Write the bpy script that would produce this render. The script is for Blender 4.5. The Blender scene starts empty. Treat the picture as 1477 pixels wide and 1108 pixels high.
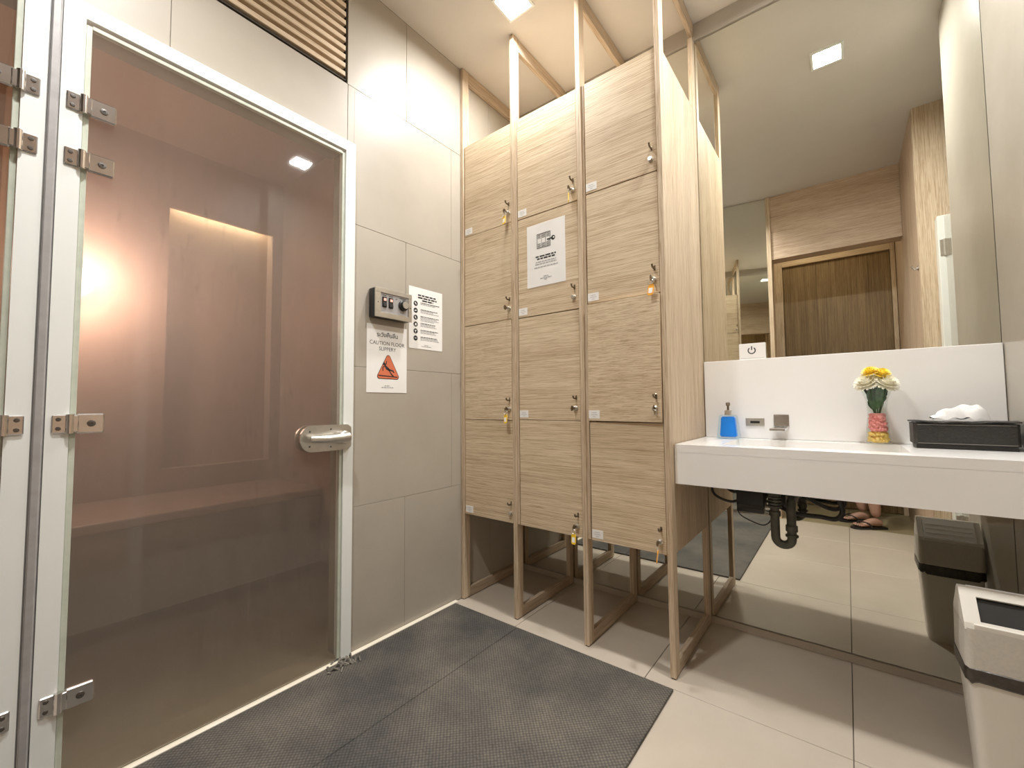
import bpy, bmesh, math, random
from mathutils import Vector, Matrix
random.seed(7)
C = bpy.context.scene.collection
SC = bpy.context.scene
pi = math.pi

# ---------------------------------------------------------------- camera
F_PX, YAW, PITCH, ROLL = 614.9088, 38.1089, 2.89066, -0.48405
CAM = Vector((1.61552, -2.13922, 1.0))
cam_d = bpy.data.cameras.new('camera')
cam = bpy.data.objects.new('camera', cam_d)
C.objects.link(cam)
cam_d.sensor_fit = 'HORIZONTAL'
cam_d.sensor_width = 36.0
cam_d.lens = F_PX / 1477 * 36.0
cam_d.clip_start = 0.005
a, b, c_ = map(math.radians, (YAW, PITCH, ROLL))
fw = Vector((-math.sin(a) * math.cos(b), math.cos(a) * math.cos(b), math.sin(b)))
rt = Vector((math.cos(a), math.sin(a), 0))
up = rt.cross(fw)
r2 = rt * math.cos(c_) + up * math.sin(c_)
u2 = -rt * math.sin(c_) + up * math.cos(c_)
cam.matrix_world = Matrix(((r2.x, u2.x, -fw.x, CAM.x), (r2.y, u2.y, -fw.y, CAM.y), (r2.z, u2.z, -fw.z, CAM.z), (0, 0, 0, 1)))
SC.camera = cam

# ---------------------------------------------------------------- world, exposure, light levels
world = bpy.data.worlds.new('world'); SC.world = world
world.use_nodes = True
world.node_tree.nodes['Background'].inputs[0].default_value = (0.9, 0.95, 1, 1)
world.node_tree.nodes['Background'].inputs[1].default_value = 0.02
SC.view_settings.view_transform = 'Standard'
SC.view_settings.look = 'None'
SC.view_settings.exposure = 0.0
SC.view_settings.gamma = 1.0
SC.view_settings.use_curve_mapping = False
SC.cycles.max_bounces = 20
SC.cycles.glossy_bounces = 14
SC.cycles.diffuse_bounces = 8
SC.cycles.transmission_bounces = 10
SC.cycles.transparent_max_bounces = 24
SC.cycles.caustics_reflective = True
SC.cycles.caustics_refractive = False
SC.cycles.blur_glossy = 1.0
SC.cycles.sample_clamp_indirect = 4.0
SC.cycles.use_denoising = True

H = 2.86            # ceiling height
LAMPS = [           # x, y, z, power, colour, label
    (0.473, -0.65, H, 20, (1.0, 0.98, 0.945), 'square recessed downlight in the ceiling over the lockers and the mat'),
    (1.60, -0.64, H, 28, (1.0, 0.985, 0.955), 'square recessed downlight in the ceiling over the wash counter'),
    (0.70, -1.93, H, 20, (1.0, 0.98, 0.945), 'added fill downlight in the ceiling before the glass doors, out of view'),  # added fill lamp, unseen, to even out the light on the lockers
    (1.36, -2.52, H, 3.5, (1.0, 0.86, 0.60), 'square recessed downlight in the vestibule by the wooden entrance door'),
]

# ---------------------------------------------------------------- node materials
def new_mat(name):
    m = bpy.data.materials.new(name); m.use_nodes = True
    nt = m.node_tree; nt.nodes.clear()
    out = nt.nodes.new('ShaderNodeOutputMaterial')
    return m, nt, out

def N(nt, kind, **kw):
    n = nt.nodes.new(kind)
    for k, v in kw.items():
        if k in n.inputs.keys(): n.inputs[k].default_value = v
        else: setattr(n, k, v)
    return n

def principled(nt, out, col, rough=0.5, metal=0.0, spec=0.5):
    p = nt.nodes.new('ShaderNodeBsdfPrincipled')
    p.inputs['Base Color'].default_value = (*col, 1)
    p.inputs['Roughness'].default_value = rough
    p.inputs['Metallic'].default_value = metal
    p.inputs['Specular IOR Level'].default_value = spec
    nt.links.new(p.outputs[0], out.inputs[0])
    return p

def mottled(name, c1, c2, scale=6.0, rough=0.5, metal=0.0, spec=0.5, bump=0.0, bscale=60.0, rvar=0.0, detail=5):
    """two close colours mixed by noise in world space, a little relief"""
    m, nt, out = new_mat(name)
    p = principled(nt, out, c1, rough, metal, spec)
    geo = N(nt, 'ShaderNodeNewGeometry')
    no = N(nt, 'ShaderNodeTexNoise', Scale=scale, Detail=detail, Roughness=0.6)
    nt.links.new(geo.outputs['Position'], no.inputs['Vector'])
    cr = N(nt, 'ShaderNodeValToRGB')
    cr.color_ramp.elements[0].position = 0.3; cr.color_ramp.elements[0].color = (*c1, 1)
    cr.color_ramp.elements[1].position = 0.7; cr.color_ramp.elements[1].color = (*c2, 1)
    nt.links.new(no.outputs[0], cr.inputs[0]); nt.links.new(cr.outputs[0], p.inputs['Base Color'])
    if rvar:
        mr = N(nt, 'ShaderNodeMapRange'); mr.inputs[3].default_value = rough - rvar; mr.inputs[4].default_value = rough + rvar
        nt.links.new(no.outputs[0], mr.inputs[0]); nt.links.new(mr.outputs[0], p.inputs['Roughness'])
    if bump:
        n2 = N(nt, 'ShaderNodeTexNoise', Scale=bscale, Detail=3)
        nt.links.new(geo.outputs['Position'], n2.inputs['Vector'])
        bp = N(nt, 'ShaderNodeBump', Strength=bump, Distance=0.002)
        nt.links.new(n2.outputs[0], bp.inputs['Height']); nt.links.new(bp.outputs[0], p.inputs['Normal'])
    return m

def wood(name, axis, dark, mid, light, rough=0.55, fine=1.0, fibre=100.0):
    """laminate oak: grain stretched along one world axis"""
    m, nt, out = new_mat(name)
    p = principled(nt, out, mid, rough, 0, 0.35)
    geo = N(nt, 'ShaderNodeNewGeometry'); oi = N(nt, 'ShaderNodeObjectInfo')
    mul = N(nt, 'ShaderNodeVectorMath', operation='MULTIPLY_ADD')
    cmb = N(nt, 'ShaderNodeCombineXYZ')
    for i in range(3): nt.links.new(oi.outputs['Random'], cmb.inputs[i])
    mul.inputs[1].default_value = (7.3, 5.1, 9.7)
    nt.links.new(cmb.outputs[0], mul.inputs[0]); nt.links.new(geo.outputs['Position'], mul.inputs[2])
    def noise(along, across, detail, dist=0.0, rough_=0.6):
        sc = [across] * 3; sc['xyz'.index(axis)] = along
        v = N(nt, 'ShaderNodeVectorMath', operation='MULTIPLY'); v.inputs[1].default_value = sc
        nt.links.new(mul.outputs[0], v.inputs[0])
        t = N(nt, 'ShaderNodeTexNoise', Scale=1.0, Detail=detail, Roughness=rough_, Distortion=dist)
        nt.links.new(v.outputs[0], t.inputs['Vector'])
        return t.outputs[0]
    bands = noise(0.8, 11.0 * fine, 3, 0.6)
    fib = noise(1.8, fibre * fine * 2.6, 4, 0.1, 0.7)
    pores = noise(7.0, fibre * fine * 5.0, 2, 0.0, 0.8)
    m1 = N(nt, 'ShaderNodeMath', operation='MULTIPLY_ADD'); m1.inputs[1].default_value = 0.42
    nt.links.new(bands, m1.inputs[0]); 
    m2 = N(nt, 'ShaderNodeMath', operation='MULTIPLY'); m2.inputs[1].default_value = 0.90
    nt.links.new(fib, m2.inputs[0]); nt.links.new(m2.outputs[0], m1.inputs[2])
    cr = N(nt, 'ShaderNodeValToRGB'); e = cr.color_ramp.elements
    e[0].position = 0.50; e[0].color = (*dark, 1)
    e[1].position = 0.84; e[1].color = (*light, 1)
    k = e.new(0.64); k.color = (*mid, 1)
    nt.links.new(m1.outputs[0], cr.inputs[0])
    mx = N(nt, 'ShaderNodeMix', data_type='RGBA', blend_type='MULTIPLY')
    pr = N(nt, 'ShaderNodeValToRGB')
    pr.color_ramp.elements[0].position = 0.38; pr.color_ramp.elements[0].color = (0.60, 0.51, 0.42, 1)
    pr.color_ramp.elements[1].position = 0.50; pr.color_ramp.elements[1].color = (1, 1, 1, 1)
    nt.links.new(pores, pr.inputs[0])
    mx.inputs[0].default_value = 0.8
    nt.links.new(cr.outputs[0], mx.inputs[6]); nt.links.new(pr.outputs[0], mx.inputs[7])
    nt.links.new(mx.outputs[2], p.inputs['Base Color'])
    bp = N(nt, 'ShaderNodeBump', Strength=0.25, Distance=0.001)
    nt.links.new(pores, bp.inputs['Height']); nt.links.new(bp.outputs[0], p.inputs['Normal'])
    return m

def plain(name, col, rough=0.5, metal=0.0, spec=0.5):
    j = [min(1, x * 1.06 + 0.004) for x in col]
    return mottled(name, col, j, 14.0, rough, metal, spec)

M = {}
M['tile_wall'] = mottled('warm grey wall tile', (0.375, 0.337, 0.282), (0.43, 0.39, 0.33), 2.4, 0.40, 0, 0.5, 0.05, 40, 0.05)
M['grout_wall'] = plain('dark wall grout', (0.27, 0.24, 0.195), 0.9)
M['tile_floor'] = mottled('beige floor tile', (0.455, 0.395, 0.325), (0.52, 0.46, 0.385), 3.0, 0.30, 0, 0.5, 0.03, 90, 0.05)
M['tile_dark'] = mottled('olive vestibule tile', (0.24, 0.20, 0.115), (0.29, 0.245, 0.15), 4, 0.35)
M['grout_floor'] = plain('brown floor grout', (0.22, 0.18, 0.135), 0.9)
M['reveal'] = mottled('grey green door reveal', (0.23, 0.225, 0.18), (0.27, 0.265, 0.215), 6, 0.5)
M['ceiling'] = mottled('matt ceiling paint', (0.63, 0.60, 0.56), (0.66, 0.63, 0.59), 4, 0.85, 0, 0.2, 0.1, 250)
M['cove'] = plain('grey ceiling trim', (0.40, 0.37, 0.33), 0.6)
M['oak_h'] = wood('oak laminate, level grain', 'x', (0.51, 0.39, 0.255), (0.63, 0.505, 0.35), (0.74, 0.62, 0.455))
M['oak_v'] = wood('oak laminate, upright grain', 'z', (0.46, 0.35, 0.24), (0.575, 0.46, 0.33), (0.67, 0.555, 0.42), 0.55, 0.8)
M['shelf_shade'] = plain('painted shade inside the lockers', (0.05, 0.038, 0.027), 0.8)  # shelves coloured near black so the door gaps look shaded
M['oak_y'] = wood('oak laminate, rail grain', 'y', (0.40, 0.31, 0.22), (0.50, 0.40, 0.295), (0.58, 0.475, 0.36), 0.55, 0.8)
M['pink_h'] = wood('pinkish oak panel, level grain', 'x', (0.42, 0.305, 0.22), (0.58, 0.45, 0.335), (0.68, 0.55, 0.42), 0.5)
M['pink_v'] = wood('pinkish oak panel, upright grain', 'z', (0.42, 0.31, 0.225), (0.56, 0.435, 0.325), (0.64, 0.515, 0.395), 0.5, 0.8)
M['walnut'] = wood('brown door veneer', 'z', (0.12, 0.08, 0.035), (0.23, 0.16, 0.08), (0.33, 0.235, 0.125), 0.45, 0.9)
M['frame_white'] = mottled('white powder coated metal', (0.76, 0.79, 0.77), (0.80, 0.82, 0.80), 5, 0.32, 0, 0.5)
M['silver'] = mottled('grey anodised strip', (0.33, 0.32, 0.32), (0.39, 0.38, 0.38), 30, 0.45, 0.15, 0.5)
M['chrome'] = mottled('polished steel', (0.72, 0.70, 0.69), (0.80, 0.78, 0.77), 30, 0.20, 1.0)
M['brushed'] = mottled('satin steel', (0.62, 0.60, 0.56), (0.72, 0.70, 0.65), 30, 0.33, 1.0)
M['bronze'] = mottled('dark nickel', (0.20, 0.16, 0.11), (0.28, 0.23, 0.17), 40, 0.28, 1.0)
M['screw'] = plain('dark screw head', (0.16, 0.15, 0.14), 0.35, 0.9)
M['white_solid'] = mottled('white solid surface', (0.85, 0.845, 0.835), (0.87, 0.865, 0.855), 5, 0.22, 0, 0.5)
M['white_plastic'] = mottled('off white plastic', (0.66, 0.63, 0.57), (0.70, 0.67, 0.61), 8, 0.38)
M['grey_plastic'] = mottled('speckled grey plastic', (0.50, 0.47, 0.42), (0.56, 0.53, 0.47), 120, 0.45)
M['black_plastic'] = plain('black plastic', (0.012, 0.012, 0.012), 0.35)
M['hose_black'] = mottled('black rubber hose', (0.016, 0.016, 0.014), (0.035, 0.034, 0.03), 60, 0.42)
M['bag_black'] = mottled('dark bin liner', (0.018, 0.015, 0.012), (0.06, 0.05, 0.04), 50, 0.35, 0, 0.6, 0.8, 40)
M['pipe'] = mottled('grey green drain plastic', (0.06, 0.062, 0.05), (0.11, 0.11, 0.09), 30, 0.35)
M['leather'] = mottled('black leatherette', (0.017, 0.016, 0.014), (0.028, 0.026, 0.023), 120, 0.42, 0, 0.5, 0.5, 300)
M['stitch'] = plain('grey stitching', (0.20, 0.19, 0.17), 0.7)
M['tissue'] = mottled('white tissue paper', (0.84, 0.84, 0.85), (0.88, 0.88, 0.88), 30, 0.9, 0, 0.1)
M['paper'] = mottled('white printer paper', (0.80, 0.79, 0.765), (0.83, 0.82, 0.80), 10, 0.6, 0, 0.3)
M['ink'] = plain('black print', (0.02, 0.02, 0.02), 0.7)
M['ink_grey'] = plain('grey print', (0.33, 0.33, 0.33), 0.7)
M['ink_red'] = mottled('orange red print', (0.60, 0.15, 0.07), (0.66, 0.18, 0.085), 30, 0.6)
M['tag_yellow'] = plain('yellow plastic tag', (0.85, 0.55, 0.03), 0.3)
M['tag_orange'] = plain('orange plastic tag', (0.80, 0.36, 0.015), 0.3)
M['threshold'] = mottled('cream stone strip', (0.80, 0.74, 0.60), (0.86, 0.80, 0.68), 12, 0.3)
M['shell_pink'] = mottled('pink shells', (0.75, 0.20, 0.20), (0.85, 0.38, 0.34), 90, 0.45)
M['shell_yellow'] = mottled('yellow shells', (0.80, 0.50, 0.08), (0.88, 0.65, 0.22), 90, 0.45)
M['leaf'] = mottled('dark green leaf', (0.035, 0.085, 0.03), (0.075, 0.15, 0.055), 60, 0.5)
M['petal_yellow'] = mottled('yellow petals', (0.93, 0.72, 0.06), (0.96, 0.82, 0.20), 60, 0.6)
M['petal_white'] = mottled('cream petals', (0.80, 0.77, 0.62), (0.86, 0.84, 0.74), 60, 0.6)
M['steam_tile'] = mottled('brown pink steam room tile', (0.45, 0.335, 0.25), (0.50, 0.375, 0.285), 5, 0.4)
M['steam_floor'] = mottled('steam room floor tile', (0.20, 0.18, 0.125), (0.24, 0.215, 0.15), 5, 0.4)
M['skin'] = mottled('skin', (0.33, 0.19, 0.135), (0.39, 0.225, 0.165), 40, 0.5)
M['shirt'] = mottled('navy cotton', (0.03, 0.035, 0.06), (0.045, 0.05, 0.08), 90, 0.85)
M['shorts'] = mottled('khaki cotton', (0.22, 0.18, 0.12), (0.27, 0.22, 0.15), 90, 0.85)
M['hair'] = mottled('black hair', (0.012, 0.01, 0.009), (0.03, 0.025, 0.02), 90, 0.5)
M['slat'] = wood('pale louvre wood', 'y', (0.50, 0.38, 0.25), (0.66, 0.53, 0.38), (0.72, 0.60, 0.45), 0.5, 0.8)
M['slat_dark'] = plain('dark louvre cavity', (0.03, 0.022, 0.014), 0.8)

# mirror
m, nt, out = new_mat('mirror silvering')
g = N(nt, 'ShaderNodeBsdfGlossy'); g.inputs['Color'].default_value = (0.82, 0.825, 0.77, 1); g.inputs['Roughness'].default_value = 0.0
nt.links.new(g.outputs[0], out.inputs[0]); M['mirror'] = m

# black rubber mat with a fine diamond relief
m, nt, out = new_mat('charcoal ribbed mat')
p = principled(nt, out, (0.05, 0.05, 0.05), 0.62, 0, 0.3)
geo = N(nt, 'ShaderNodeNewGeometry')
rot = N(nt, 'ShaderNodeMapping'); rot.inputs['Rotation'].default_value = (0, 0, math.radians(45)); rot.inputs['Scale'].default_value = (1, 1, 1)
nt.links.new(geo.outputs['Position'], rot.inputs['Vector'])
vo = N(nt, 'ShaderNodeTexVoronoi', Scale=105.0, Randomness=0.15)
nt.links.new(rot.outputs[0], vo.inputs['Vector'])
no = N(nt, 'ShaderNodeTexNoise', Scale=2.6, Detail=7, Roughness=0.65)
nt.links.new(geo.outputs['Position'], no.inputs['Vector'])
cr = N(nt, 'ShaderNodeValToRGB'); e = cr.color_ramp.elements
e[0].position = 0.38; e[0].color = (0.078, 0.077, 0.075, 1); e[1].position = 0.68; e[1].color = (0.185, 0.168, 0.143, 1)
nt.links.new(no.outputs[0], cr.inputs[0])
c2 = N(nt, 'ShaderNodeValToRGB'); e = c2.color_ramp.elements
e[0].position = 0.0; e[0].color = (1.35, 1.3, 1.22, 1); e[1].position = 0.62; e[1].color = (0.42, 0.42, 0.43, 1)
nt.links.new(vo.outputs['Distance'], c2.inputs[0])
mx = N(nt, 'ShaderNodeMix', data_type='RGBA', blend_type='MULTIPLY'); mx.inputs[0].default_value = 1.0
nt.links.new(cr.outputs[0], mx.inputs[6]); nt.links.new(c2.outputs[0], mx.inputs[7]); nt.links.new(mx.outputs[2], p.inputs['Base Color'])
bp = N(nt, 'ShaderNodeBump', Strength=0.9, Distance=0.002, invert=True)
nt.links.new(vo.outputs['Distance'], bp.inputs['Height']); nt.links.new(bp.outputs[0], p.inputs['Normal'])
M['mat'] = m

def front_fresnel(nt, ior):
    # thin sheet: reflect off the outer side of each face only
    fr = N(nt, 'ShaderNodeFresnel'); fr.inputs[0].default_value = ior
    g_ = N(nt, 'ShaderNodeNewGeometry')
    iv = N(nt, 'ShaderNodeMath', operation='SUBTRACT'); iv.inputs[0].default_value = 1.0
    nt.links.new(g_.outputs['Backfacing'], iv.inputs[1])
    mu = N(nt, 'ShaderNodeMath', operation='MULTIPLY')
    nt.links.new(fr.outputs[0], mu.inputs[0]); nt.links.new(iv.outputs[0], mu.inputs[1])
    return mu.outputs[0]
# steamed-up door glass: see-through, with a film of condensation and drip streaks
def fog_glass(name, fog, tint):
    m, nt, out = new_mat(name)
    geo = N(nt, 'ShaderNodeNewGeometry')
    sc = N(nt, 'ShaderNodeVectorMath', operation='MULTIPLY'); sc.inputs[1].default_value = (1, 5, 1.4)
    nt.links.new(geo.outputs['Position'], sc.inputs[0])
    no = N(nt, 'ShaderNodeTexNoise', Scale=2.2, Detail=6, Roughness=0.62); nt.links.new(sc.outputs[0], no.inputs['Vector'])
    mr = N(nt, 'ShaderNodeMapRange'); mr.inputs[1].default_value = 0.35; mr.inputs[2].default_value = 0.75
    mr.inputs[3].default_value = fog * 0.9; mr.inputs[4].default_value = fog * 1.2
    nt.links.new(no.outputs[0], mr.inputs[0])
    # drip marks: short upright streaks in patches
    s2 = N(nt, 'ShaderNodeVectorMath', operation='MULTIPLY'); s2.inputs[1].default_value = (1, 42, 7)
    nt.links.new(geo.outputs['Position'], s2.inputs[0])
    n2 = N(nt, 'ShaderNodeTexNoise', Scale=1.0, Detail=4, Roughness=0.7); nt.links.new(s2.outputs[0], n2.inputs['Vector'])
    n3 = N(nt, 'ShaderNodeTexNoise', Scale=2.3, Detail=2); nt.links.new(geo.outputs['Position'], n3.inputs['Vector'])
    a2 = N(nt, 'ShaderNodeMapRange'); a2.inputs[1].default_value = 0.55; a2.inputs[2].default_value = 0.75; a2.inputs[3].default_value = 0.0; a2.inputs[4].default_value = 0.10
    a3 = N(nt, 'ShaderNodeMapRange'); a3.inputs[1].default_value = 0.50; a3.inputs[2].default_value = 0.62
    nt.links.new(n2.outputs[0], a2.inputs[0]); nt.links.new(n3.outputs[0], a3.inputs[0])
    am = N(nt, 'ShaderNodeMath', operation='MULTIPLY_ADD'); nt.links.new(a2.outputs[0], am.inputs[0]); nt.links.new(a3.outputs[0], am.inputs[1]); nt.links.new(mr.outputs[0], am.inputs[2])
    mr = am
    tr = N(nt, 'ShaderNodeBsdfTransparent'); tr.inputs[0].default_value = (*tint, 1)
    df = N(nt, 'ShaderNodeBsdfDiffuse'); df.inputs[0].default_value = (0.55, 0.50, 0.43, 1)
    tl = N(nt, 'ShaderNodeBsdfTranslucent'); tl.inputs[0].default_value = (0.75, 0.62, 0.52, 1)
    ad = N(nt, 'ShaderNodeMixShader'); ad.inputs[0].default_value = 0.6
    nt.links.new(df.outputs[0], ad.inputs[1]); nt.links.new(tl.outputs[0], ad.inputs[2])
    m1 = N(nt, 'ShaderNodeMixShader'); nt.links.new(mr.outputs[0], m1.inputs[0])
    nt.links.new(tr.outputs[0], m1.inputs[1]); nt.links.new(ad.outputs[0], m1.inputs[2])
    gl = N(nt, 'ShaderNodeBsdfGlossy'); gl.inputs['Roughness'].default_value = 0.03; gl.inputs[0].default_value = (1, 1, 1, 1)
    ff = front_fresnel(nt, 1.45)
    m2 = N(nt, 'ShaderNodeMixShader'); nt.links.new(ff, m2.inputs[0])
    nt.links.new(m1.outputs[0], m2.inputs[1]); nt.links.new(gl.outputs[0], m2.inputs[2])
    nt.links.new(m2.outputs[0], out.inputs[0])
    return m
M['fog'] = fog_glass('steamed glass', 0.13, (0.95, 0.94, 0.92))

def clear_glass(name, tint, fres=1.45):
    m, nt, out = new_mat(name)
    tr = N(nt, 'ShaderNodeBsdfTransparent'); tr.inputs[0].default_value = (*tint, 1)
    gl = N(nt, 'ShaderNodeBsdfGlossy'); gl.inputs['Roughness'].default_value = 0.03
    ff = front_fresnel(nt, fres)
    m2 = N(nt, 'ShaderNodeMixShader'); nt.links.new(ff, m2.inputs[0])
    nt.links.new(tr.outputs[0], m2.inputs[1]); nt.links.new(gl.outputs[0], m2.inputs[2])
    nt.links.new(m2.outputs[0], out.inputs[0])
    return m
M['vase_glass'] = clear_glass('clear vase glass', (0.95, 0.965, 0.955))
M['soap_glass'] = clear_glass('pale blue bottle glass', (0.86, 0.945, 0.985))
M['seal'] = mottled('pale green seal strip', (0.46, 0.50, 0.42), (0.55, 0.58, 0.50), 30, 0.35)
M['soap'] = plain('bright blue soap', (0.01, 0.24, 0.80), 0.15)

def emit(name, col, s):
    m, nt, out = new_mat(name)
    e = N(nt, 'ShaderNodeEmission'); e.inputs[0].default_value = (*col, 1); e.inputs[1].default_value = s
    nt.links.new(e.outputs[0], out.inputs[0]); return m
M['lens'] = emit('lit downlight lens', (1, 0.96, 0.9), 12)
M['strip'] = emit('lit niche strip', (1, 0.88, 0.62), 9)
M['globe'] = emit('lit wall globe', (1, 0.74, 0.60), 14)
M['led_red'] = emit('lit red switch', (1, 0.45, 0.35), 1.6)

# ---------------------------------------------------------------- mesh helpers
WL = {}
class MB:
    def __init__(self): self.bm = bmesh.new()
    def box(self, x0, x1, y0, y1, z0, z1, bev=0.0, seg=1):
        x0, x1 = sorted((x0, x1)); y0, y1 = sorted((y0, y1)); z0, z1 = sorted((z0, z1))
        t = bmesh.new()
        v = [t.verts.new(p) for p in ((x0,y0,z0),(x1,y0,z0),(x1,y1,z0),(x0,y1,z0),(x0,y0,z1),(x1,y0,z1),(x1,y1,z1),(x0,y1,z1))]
        for f in ((3,2,1,0),(4,5,6,7),(0,1,5,4),(1,2,6,5),(2,3,7,6),(3,0,4,7)): t.faces.new([v[i] for i in f])
        if bev: bmesh.ops.bevel(t, geom=t.edges[:], offset=bev, segments=seg, affect='EDGES', profile=0.5)
        return self.add(t)
    def add(self, t, mat=None):
        me = bpy.data.meshes.new('tmp')
        if mat is not None: bmesh.ops.transform(t, matrix=mat, verts=t.verts)
        t.to_mesh(me); t.free(); self.bm.from_mesh(me); bpy.data.meshes.remove(me); return self
    def obox(self, c, ax, size, bev=0.0):
        """box centred at c with axes ax (3 vectors)"""
        t = MB().box(-size[0]/2, size[0]/2, -size[1]/2, size[1]/2, -size[2]/2, size[2]/2, bev)
        X, Y, Z = [Vector(q).normalized() for q in ax]
        m = Matrix(((X.x,Y.x,Z.x,c[0]),(X.y,Y.y,Z.y,c[1]),(X.z,Y.z,Z.z,c[2]),(0,0,0,1)))
        return self.add(t.bm, m)
    def tube(self, path, r, n=8, closed=False, caps=True):
        P = [Vector(p) for p in path]; L = len(P); bm = self.bm
        rr = r if isinstance(r, (list, tuple)) else [r] * L
        rings = []; nrm = None
        for i in range(L):
            if closed: d = (P[(i+1) % L] - P[i-1])
            else: d = P[min(i+1, L-1)] - P[max(i-1, 0)]
            d.normalize()
            if nrm is None:
                nrm = d.orthogonal().normalized()
            else:
                nrm = (nrm - d * nrm.dot(d)); nrm = nrm.normalized() if nrm.length > 1e-6 else d.orthogonal().normalized()
            bn = d.cross(nrm)
            rings.append([bm.verts.new(P[i] + (nrm * math.cos(2*pi*k/n) + bn * math.sin(2*pi*k/n)) * rr[i]) for k in range(n)])
        for i in range(L if closed else L-1):
            A, B = rings[i], rings[(i+1) % L]
            for k in range(n): bm.faces.new((A[k], A[(k+1) % n], B[(k+1) % n], B[k]))
        if not closed and caps:
            bm.faces.new(rings[0][::-1]); bm.faces.new(rings[-1])
        return self
    def lathe(self, prof, c=(0,0,0), n=24, axis=(0,0,1)):
        ax = Vector(axis).normalized(); u = ax.orthogonal().normalized(); w = ax.cross(u); c = Vector(c); bm = self.bm
        rings = []
        for r, z in prof:
            if r < 1e-6: rings.append([bm.verts.new(c + ax * z)])
            else: rings.append([bm.verts.new(c + ax * z + (u * math.cos(2*pi*k/n) + w * math.sin(2*pi*k/n)) * r) for k in range(n)])
        for A, B in zip(rings, rings[1:]):
            for k in range(n):
                k2 = (k+1) % n
                q = []
                for v in ([A[k], A[k2]] if len(A) > 1 else [A[0]]) + ([B[k2], B[k]] if len(B) > 1 else [B[0]]): q.append(v)
                if len(q) >= 3: bm.faces.new(q)
        return self
    def cyl(self, p0, p1, r, n=16):
        return self.tube([p0, p1], r, n)
    def prism(self, pts, o, u, v, w):
        """2-D outline pts in axes u,v from o, extruded by vector w"""
        o, u, v, w = Vector(o), Vector(u), Vector(v), Vector(w); bm = self.bm
        A = [bm.verts.new(o + u * p[0] + v * p[1]) for p in pts]
        B = [bm.verts.new(o + u * p[0] + v * p[1] + w) for p in pts]
        n = len(pts)
        bm.faces.new(A[::-1]); bm.faces.new(B)
        for i in range(n): bm.faces.new((A[i], A[(i+1) % n], B[(i+1) % n], B[i]))
        return self
    def flat(self, pts, o, u, v):
        o, u, v = Vector(o), Vector(u), Vector(v)
        self.bm.faces.new([self.bm.verts.new(o + u * p[0] + v * p[1]) for p in pts]); return self
    def ball(self, c, r, u=14, v=9, rot=None):
        t = bmesh.new(); bmesh.ops.create_uvsphere(t, u_segments=u, v_segments=v, radius=1.0)
        rx = r if isinstance(r, (list, tuple)) else (r, r, r)
        m = Matrix.Diagonal((*rx, 1))
        if rot is not None: m = rot.to_4x4() @ m
        return self.add(t, Matrix.Translation(Vector(c)) @ m)
    def build(self, name, mat, parent=None, smooth=False, origin=None, ang=35):
        bm = self.bm
        bmesh.ops.recalc_face_normals(bm, faces=bm.faces[:])
        xs = [v.co for v in bm.verts]
        lo = Vector((min(p.x for p in xs), min(p.y for p in xs), min(p.z for p in xs)))
        hi = Vector((max(p.x for p in xs), max(p.y for p in xs), max(p.z for p in xs)))
        o = Vector(origin) if origin is not None else (Vector(((lo.x+hi.x)/2, (lo.y+hi.y)/2, lo.z)) if parent is None else (lo+hi)/2)
        bmesh.ops.translate(bm, verts=bm.verts[:], vec=-o)
        me = bpy.data.meshes.new(name); bm.to_mesh(me); bm.free()
        me.materials.append(M[mat] if isinstance(mat, str) else mat)
        if smooth:
            me.polygons.foreach_set('use_smooth', [True] * len(me.polygons))
            me.set_sharp_from_angle(angle=math.radians(ang))
        ob = bpy.data.objects.new(name, me); C.objects.link(ob)
        if parent is not None:
            ob.parent = parent; ob.location = o - WL[parent.name]
        else: ob.location = o
        WL[ob.name] = o
        return ob

def tag(o, label=None, cat=None, group=None, kind=None):
    if label: o['label'] = label
    if cat: o['category'] = cat
    if group: o['group'] = group
    if kind: o['kind'] = kind
    return o
def thing(name, label, cat, loc, group=None):
    o = bpy.data.objects.new(name, None); o.empty_display_size = 0.05; C.objects.link(o); o.location = loc
    WL[o.name] = Vector(loc)
    return tag(o, label, cat, group)
def struct_empty(name, loc, label=None):
    o = bpy.data.objects.new(name, None); o.empty_display_size = 0.05; C.objects.link(o); o.location = loc
    WL[o.name] = Vector(loc); o['kind'] = 'structure'
    if label: o['label'] = label
    return o
def dup(o, parent, wloc):
    c = o.copy(); C.objects.link(c); c.parent = parent
    c.location = Vector(wloc) - (WL[parent.name] if parent else Vector()); WL[c.name] = Vector(wloc)
    for ch in list(o.children):
        dup(ch, c, WL[ch.name] - WL[o.name] + Vector(wloc))
    return c
def struct(mb, name, mat, **kw):
    o = mb.build(name, mat, **kw); o['kind'] = 'structure'; return o

def text_mb(body, size, o, u, v, align='CENTER', sx=1.0, bold=0.0):
    """flat lettering as polygons: o = baseline anchor, u/v = page axes"""
    cu = bpy.data.curves.new('t', 'FONT'); cu.body = body; cu.size = size; cu.align_x = align; cu.resolution_u = 3; cu.offset = bold
    ob = bpy.data.objects.new('t', cu); C.objects.link(ob)
    dg = bpy.context.evaluated_depsgraph_get()
    me = bpy.data.meshes.new_from_object(ob.evaluated_get(dg))
    mb = MB(); mb.bm.from_mesh(me)
    u, v = Vector(u) * sx, Vector(v); w = Vector(u).cross(v).normalized()
    m = Matrix(((u.x, v.x, w.x, o[0]), (u.y, v.y, w.y, o[1]), (u.z, v.z, w.z, o[2]), (0, 0, 0, 1)))
    bmesh.ops.transform(mb.bm, matrix=m, verts=mb.bm.verts)
    bpy.data.objects.remove(ob); bpy.data.curves.remove(cu); bpy.data.meshes.remove(me)
    return mb
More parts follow.
